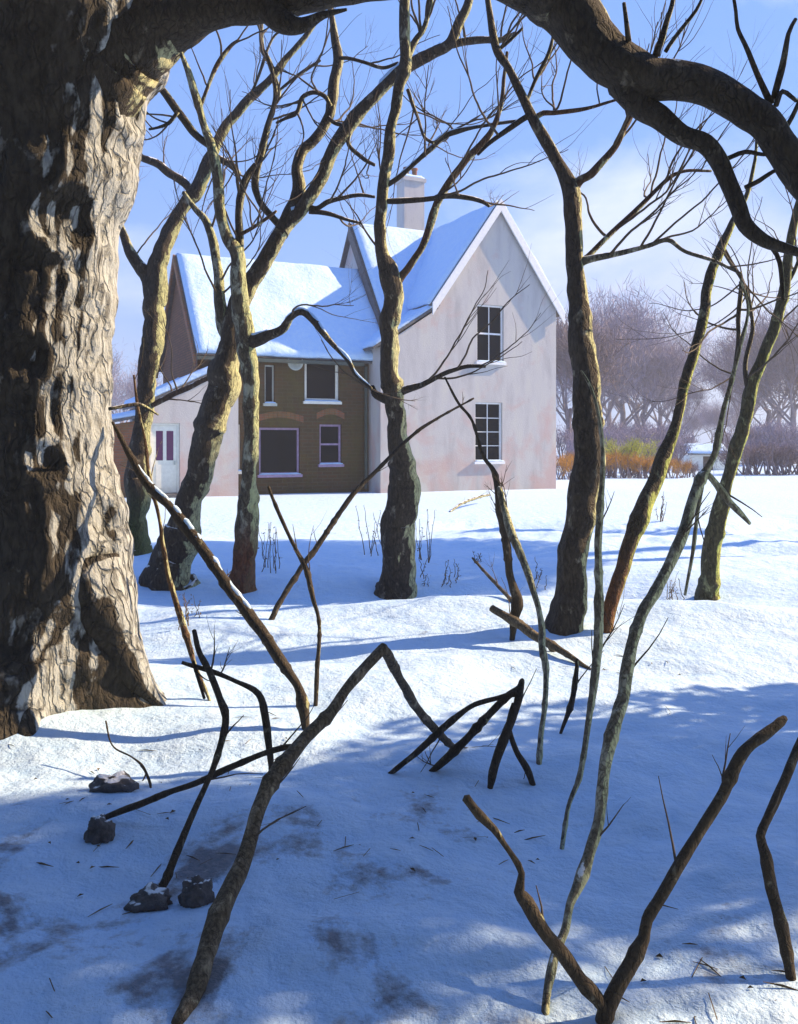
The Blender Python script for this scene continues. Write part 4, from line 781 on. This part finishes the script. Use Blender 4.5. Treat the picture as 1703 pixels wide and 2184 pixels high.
FT = [ # x, depth, height scale, proto seed, material, label
 (1214, 44, .78, 1, 'far_brown', 'brown bare tree touching the right corner of the gable wall'),
 (1282, 62, 1.10, 2, 'far_twig', 'tall purplish tree just right of the thick lichened tree'),
 (1330, 70, 1.25, 3, 'far_twig', 'tallest purplish far tree, second right of the lichened trunk'),
 (1372, 66, .92, 1, 'far_twig', 'purplish far tree above the long ochre bush'),
 (1408, 80, 1.15, 2, 'far_frost', 'pale frosty far tree left of the slender leaning tree'),
 (1300, 95, 1.55, 3, 'far_frost', 'pale frosty tree rising behind the tall purplish ones'),
 (1438, 74, .70, 3, 'far_twig', 'low purplish far tree left of the sky gap'),
 (1478, 100, .50, 1, 'far_twig', 'small far tree at the left of the low snowy shed'),
 (1552, 92, .60, 2, 'far_twig', 'small far tree at the right of the low snowy shed'),
 (1592, 72, .88, 1, 'far_twig', 'greyish far tree behind the right leaning sapling'),
 (1640, 66, 1.0, 3, 'far_twig', 'broad purplish far tree close to the right edge'),
 (1694, 60, 1.05, 2, 'far_brown', 'brownish far tree on the right edge'),
 (1662, 90, 1.35, 1, 'far_frost', 'pale frosty far tree behind the right-edge trees'),
 (1760, 62, 1.1, 3, 'far_twig', 'purplish far tree just beyond the right edge'),
 (1240, 84, 1.2, 3, 'far_frost', 'pale far tree seen behind the lichened trunk'),
 (1360, 110, 1.7, 1, 'far_frost', 'very pale far tree farthest back above the ochre bush'),
 (262, 70, .8, 2, 'far_twig', 'faint far tree between the massive trunk and the brick store'),
 (1520, 130, .8, 3, 'far_frost', 'tiny pale far tree in the sky gap')]
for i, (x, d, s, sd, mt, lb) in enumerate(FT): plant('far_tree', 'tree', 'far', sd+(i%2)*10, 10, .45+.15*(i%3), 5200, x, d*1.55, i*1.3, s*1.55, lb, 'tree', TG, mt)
BG = 'shrubs along the field edge'
BS = [(1206, 40.5, 1.0, 5, 'ochre', 'ochre shrub at the right corner of the house'), (1236, 42, 1.1, 6, 'ochre', 'ochre shrub half hidden behind the lichened trunk'), (1300, 42, 1.15, 5, 'ochre', 'ochre shrub just right of the lichened trunk'), (1322, 45, 1.65, 7, 'lime', 'yellow-green shrub rising above the ochre ones'),
 (1342, 42, 1.0, 6, 'ochre', 'middle ochre shrub of the row left of the slender leaning tree'), (1376, 42.5, .95, 7, 'ochre', 'ochre shrub close left of the slender leaning tree'), (1406, 42.5, .8, 5, 'ochre', 'ochre shrub behind the slender leaning tree'), (1448, 42, .82, 6, 'ochre', 'orange-brown shrub right of the slender leaning tree'), (1476, 43, .6, 7, 'far_brown', 'small brown shrub left of the low snowy shed'),
 (1590, 46, 1.3, 5, 'far_brown', 'dull brown shrub behind the right sapling'), (1628, 47, 1.5, 6, 'far_twig', 'grey-purple shrub right of the sapling'), (1664, 46, 1.3, 7, 'far_brown', 'rust-brown shrub near the right edge'), (1702, 47, 1.5, 5, 'far_twig', 'grey-purple shrub cut by the right edge'), (1265, 48, 1.8, 6, 'far_twig', 'tall purplish shrub behind the lichened trunk'), (1400, 50, 1.7, 7, 'far_twig', 'purplish shrub behind the ochre row')]
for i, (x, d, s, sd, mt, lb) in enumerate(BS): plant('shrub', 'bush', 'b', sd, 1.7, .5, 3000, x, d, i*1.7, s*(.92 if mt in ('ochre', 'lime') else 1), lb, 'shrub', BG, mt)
for i, (x, d, s) in enumerate(((1222, 66, 2.3), (1262, 70, 2.6), (1296, 64, 2.2), (1336, 72, 2.8), (1374, 68, 2.4), (1412, 74, 2.7), (1444, 80, 2.2), (1586, 72, 2.4), (1622, 68, 2.7), (1662, 74, 2.6), (1700, 66, 2.5))):
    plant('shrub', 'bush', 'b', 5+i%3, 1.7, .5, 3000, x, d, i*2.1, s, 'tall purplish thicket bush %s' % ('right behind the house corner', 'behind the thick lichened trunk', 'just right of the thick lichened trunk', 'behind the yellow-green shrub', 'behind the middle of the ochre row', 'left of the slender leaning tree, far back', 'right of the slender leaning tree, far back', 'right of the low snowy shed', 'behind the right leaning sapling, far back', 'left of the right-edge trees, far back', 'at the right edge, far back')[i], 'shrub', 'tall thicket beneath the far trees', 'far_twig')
# low shed
sd_ = 54; sx0 = (1466-CX)/FPX*sd_; sx1 = (1556-CX)/FPX*sd_
shed = thing('shed', 'low far shed with a snow-covered roof between the bare trees', 'shed', ((sx0+sx1)/2, sd_, 0))
w2 = (sx1-sx0)/2
solid('wall', [(-w2+.15, -.2), (w2-.15, -.2), (w2-.15, .95), (-w2+.15, .95)], 0, 2.2, 'v', M['cream'], shed)
r1, n_ = slab('roof', (-w2, -.2, .96), (w2, -.2, .96), (w2, 1.1, 1.5), (-w2, 1.1, 1.5), .05, M['slate'], shed)
slab('snow_cover', (-w2, -.2, 1.02), (w2, -.2, 1.02), (w2, 1.1, 1.56), (-w2, 1.1, 1.56), .14, M['snow'], r1, 20, 12, .3, 3)
q = MB(); q.box((-.3, -.02, .02), (.3, -.004, .85)); q.obj('door', M['darkwood'], shed)

# ------------------------------------------------------------------ trees right of the view whose shade falls over the foreground
M['holly'] = simple('holly_leaf', (.035, .07, .025), .45, .4, 3, 0)
def evergreen(x, y, z0, z1, rad, n, label, seed, trunk_r=.12, gaps=.3, leaf=.055):
    rnd = np.random.default_rng(seed); g0 = float(gz(x, y)[0]); e = thing('holly_tree', label, 'tree', (x, y, g0))
    P = np.array([(0, 0, -.2), (.03, .02, (z0+z1)*.3), (0, 0, z1*.95)]); Q = catmull(np.c_[P, [trunk_r, trunk_r*.8, .02]], .15); V, F = tube(Q[:, :3], Q[:, 3], 10, .08, seed); mesh_obj('trunk', V, F, M['bark_dark'], e)
    p = rnd.normal(size=(n*3, 3)); p /= np.linalg.norm(p, axis=1)[:, None]; p *= rnd.random((len(p), 1))**.42
    p = p*np.array((rad, rad, (z1-z0)/2))+np.array((0, 0, (z0+z1)/2)); k = fbm(p*1.1+seed, 3, seed) > (-.35+gaps); p = p[k][:n]
    a = rnd.normal(size=p.shape); a /= np.linalg.norm(a, axis=1)[:, None]; b_ = np.cross(a, rnd.normal(size=p.shape)); b_ /= np.linalg.norm(b_, axis=1)[:, None]; L = leaf+.03*rnd.random((len(p), 1))
    V = np.stack([p-a*L, p+b_*L*.5, p+a*L, p-b_*L*.5], 1).reshape(-1, 3); F = [(4*i, 4*i+1, 4*i+2, 4*i+3) for i in range(len(p))]; mesh_obj('crown', V, F, M['holly'], e, False)
evergreen(6.6, 6.0, .2, 5.7, 1.15, 10500, 'dark holly tree standing to the right of the view, nearest the camera', 51, gaps=.30)
evergreen(7.9, 5.75, 3.0, 9.0, 1.18, 13000, 'taller dark holly tree to the right of the view', 52, gaps=.24)
evergreen(11.4, 15.9, 6.3, 10.2, 3.0, 40000, 'spreading holly tree standing farther off to the right of the view', 53, gaps=.05)
evergreen(12.5, 19.4, 3.3, 7.4, .9, 8000, 'small-crowned holly tree farthest off to the right of the view', 54, gaps=.2)
evergreen(9.6, 14.1, 2.6, 5.0, .45, 3500, 'slim young holly tree beside the spreading one, right of the view', 55, gaps=.2)
# unseen evergreens added around the viewpoint to cut sky light on the foreground
evergreen(.9, -1.7, 7.0, 11.5, 6.0, 26000, 'unseen high evergreen canopy added over the viewpoint to block sky light', 75, .22, -.1, .15)  # added crown, out of view, shuts out the overhead sky
ADDED_WOOD = ((-9, -2.5, 12, 2.9, 'two'), (-5, -4.6, 13, 3.1, 'three'), (0, -4.3, 13, 3.0, 'four'), (4.6, -4.8, 13, 3.1, 'five'), (9, -3, 12, 2.7, 'six'), (-11.5, 2.5, 11, 2.6, 'one'))
for i, (x, y, h, r_, w) in enumerate(ADDED_WOOD):
    evergreen(x, y, .2, h, r_, 11000, 'unseen dense holly tree added behind the viewpoint to cut sky light, number %s from the left' % w, 61+i, .18, 0, .16)  # added row, out of view, darkens surfaces facing the camera
evergreen(-8.2, 7.5, .2, 9, 2.3, 9000, 'unseen dense holly tree added left of the massive old tree to cut sky light', 71, .18, 0, .14)  # added out of view to shut out sky light from the left

# ------------------------------------------------------------------ winter air
hz = MB(); hz.box((-160, -30, -3), (260, 260, 30)); hm = bpy.data.materials.new('haze'); hm.use_nodes = True; t_ = hm.node_tree; t_.nodes.clear()
pv = nd(t_, 'ShaderNodeVolumePrincipled', Density=.0021); pv.inputs['Color'].default_value = (.80, .86, .98, 1); oo = nd(t_, 'ShaderNodeOutputMaterial'); lk(t_, pv.outputs[0], oo.inputs['Volume'])
hb = hz.obj('haze', hm); tag(hb, kind='stuff')
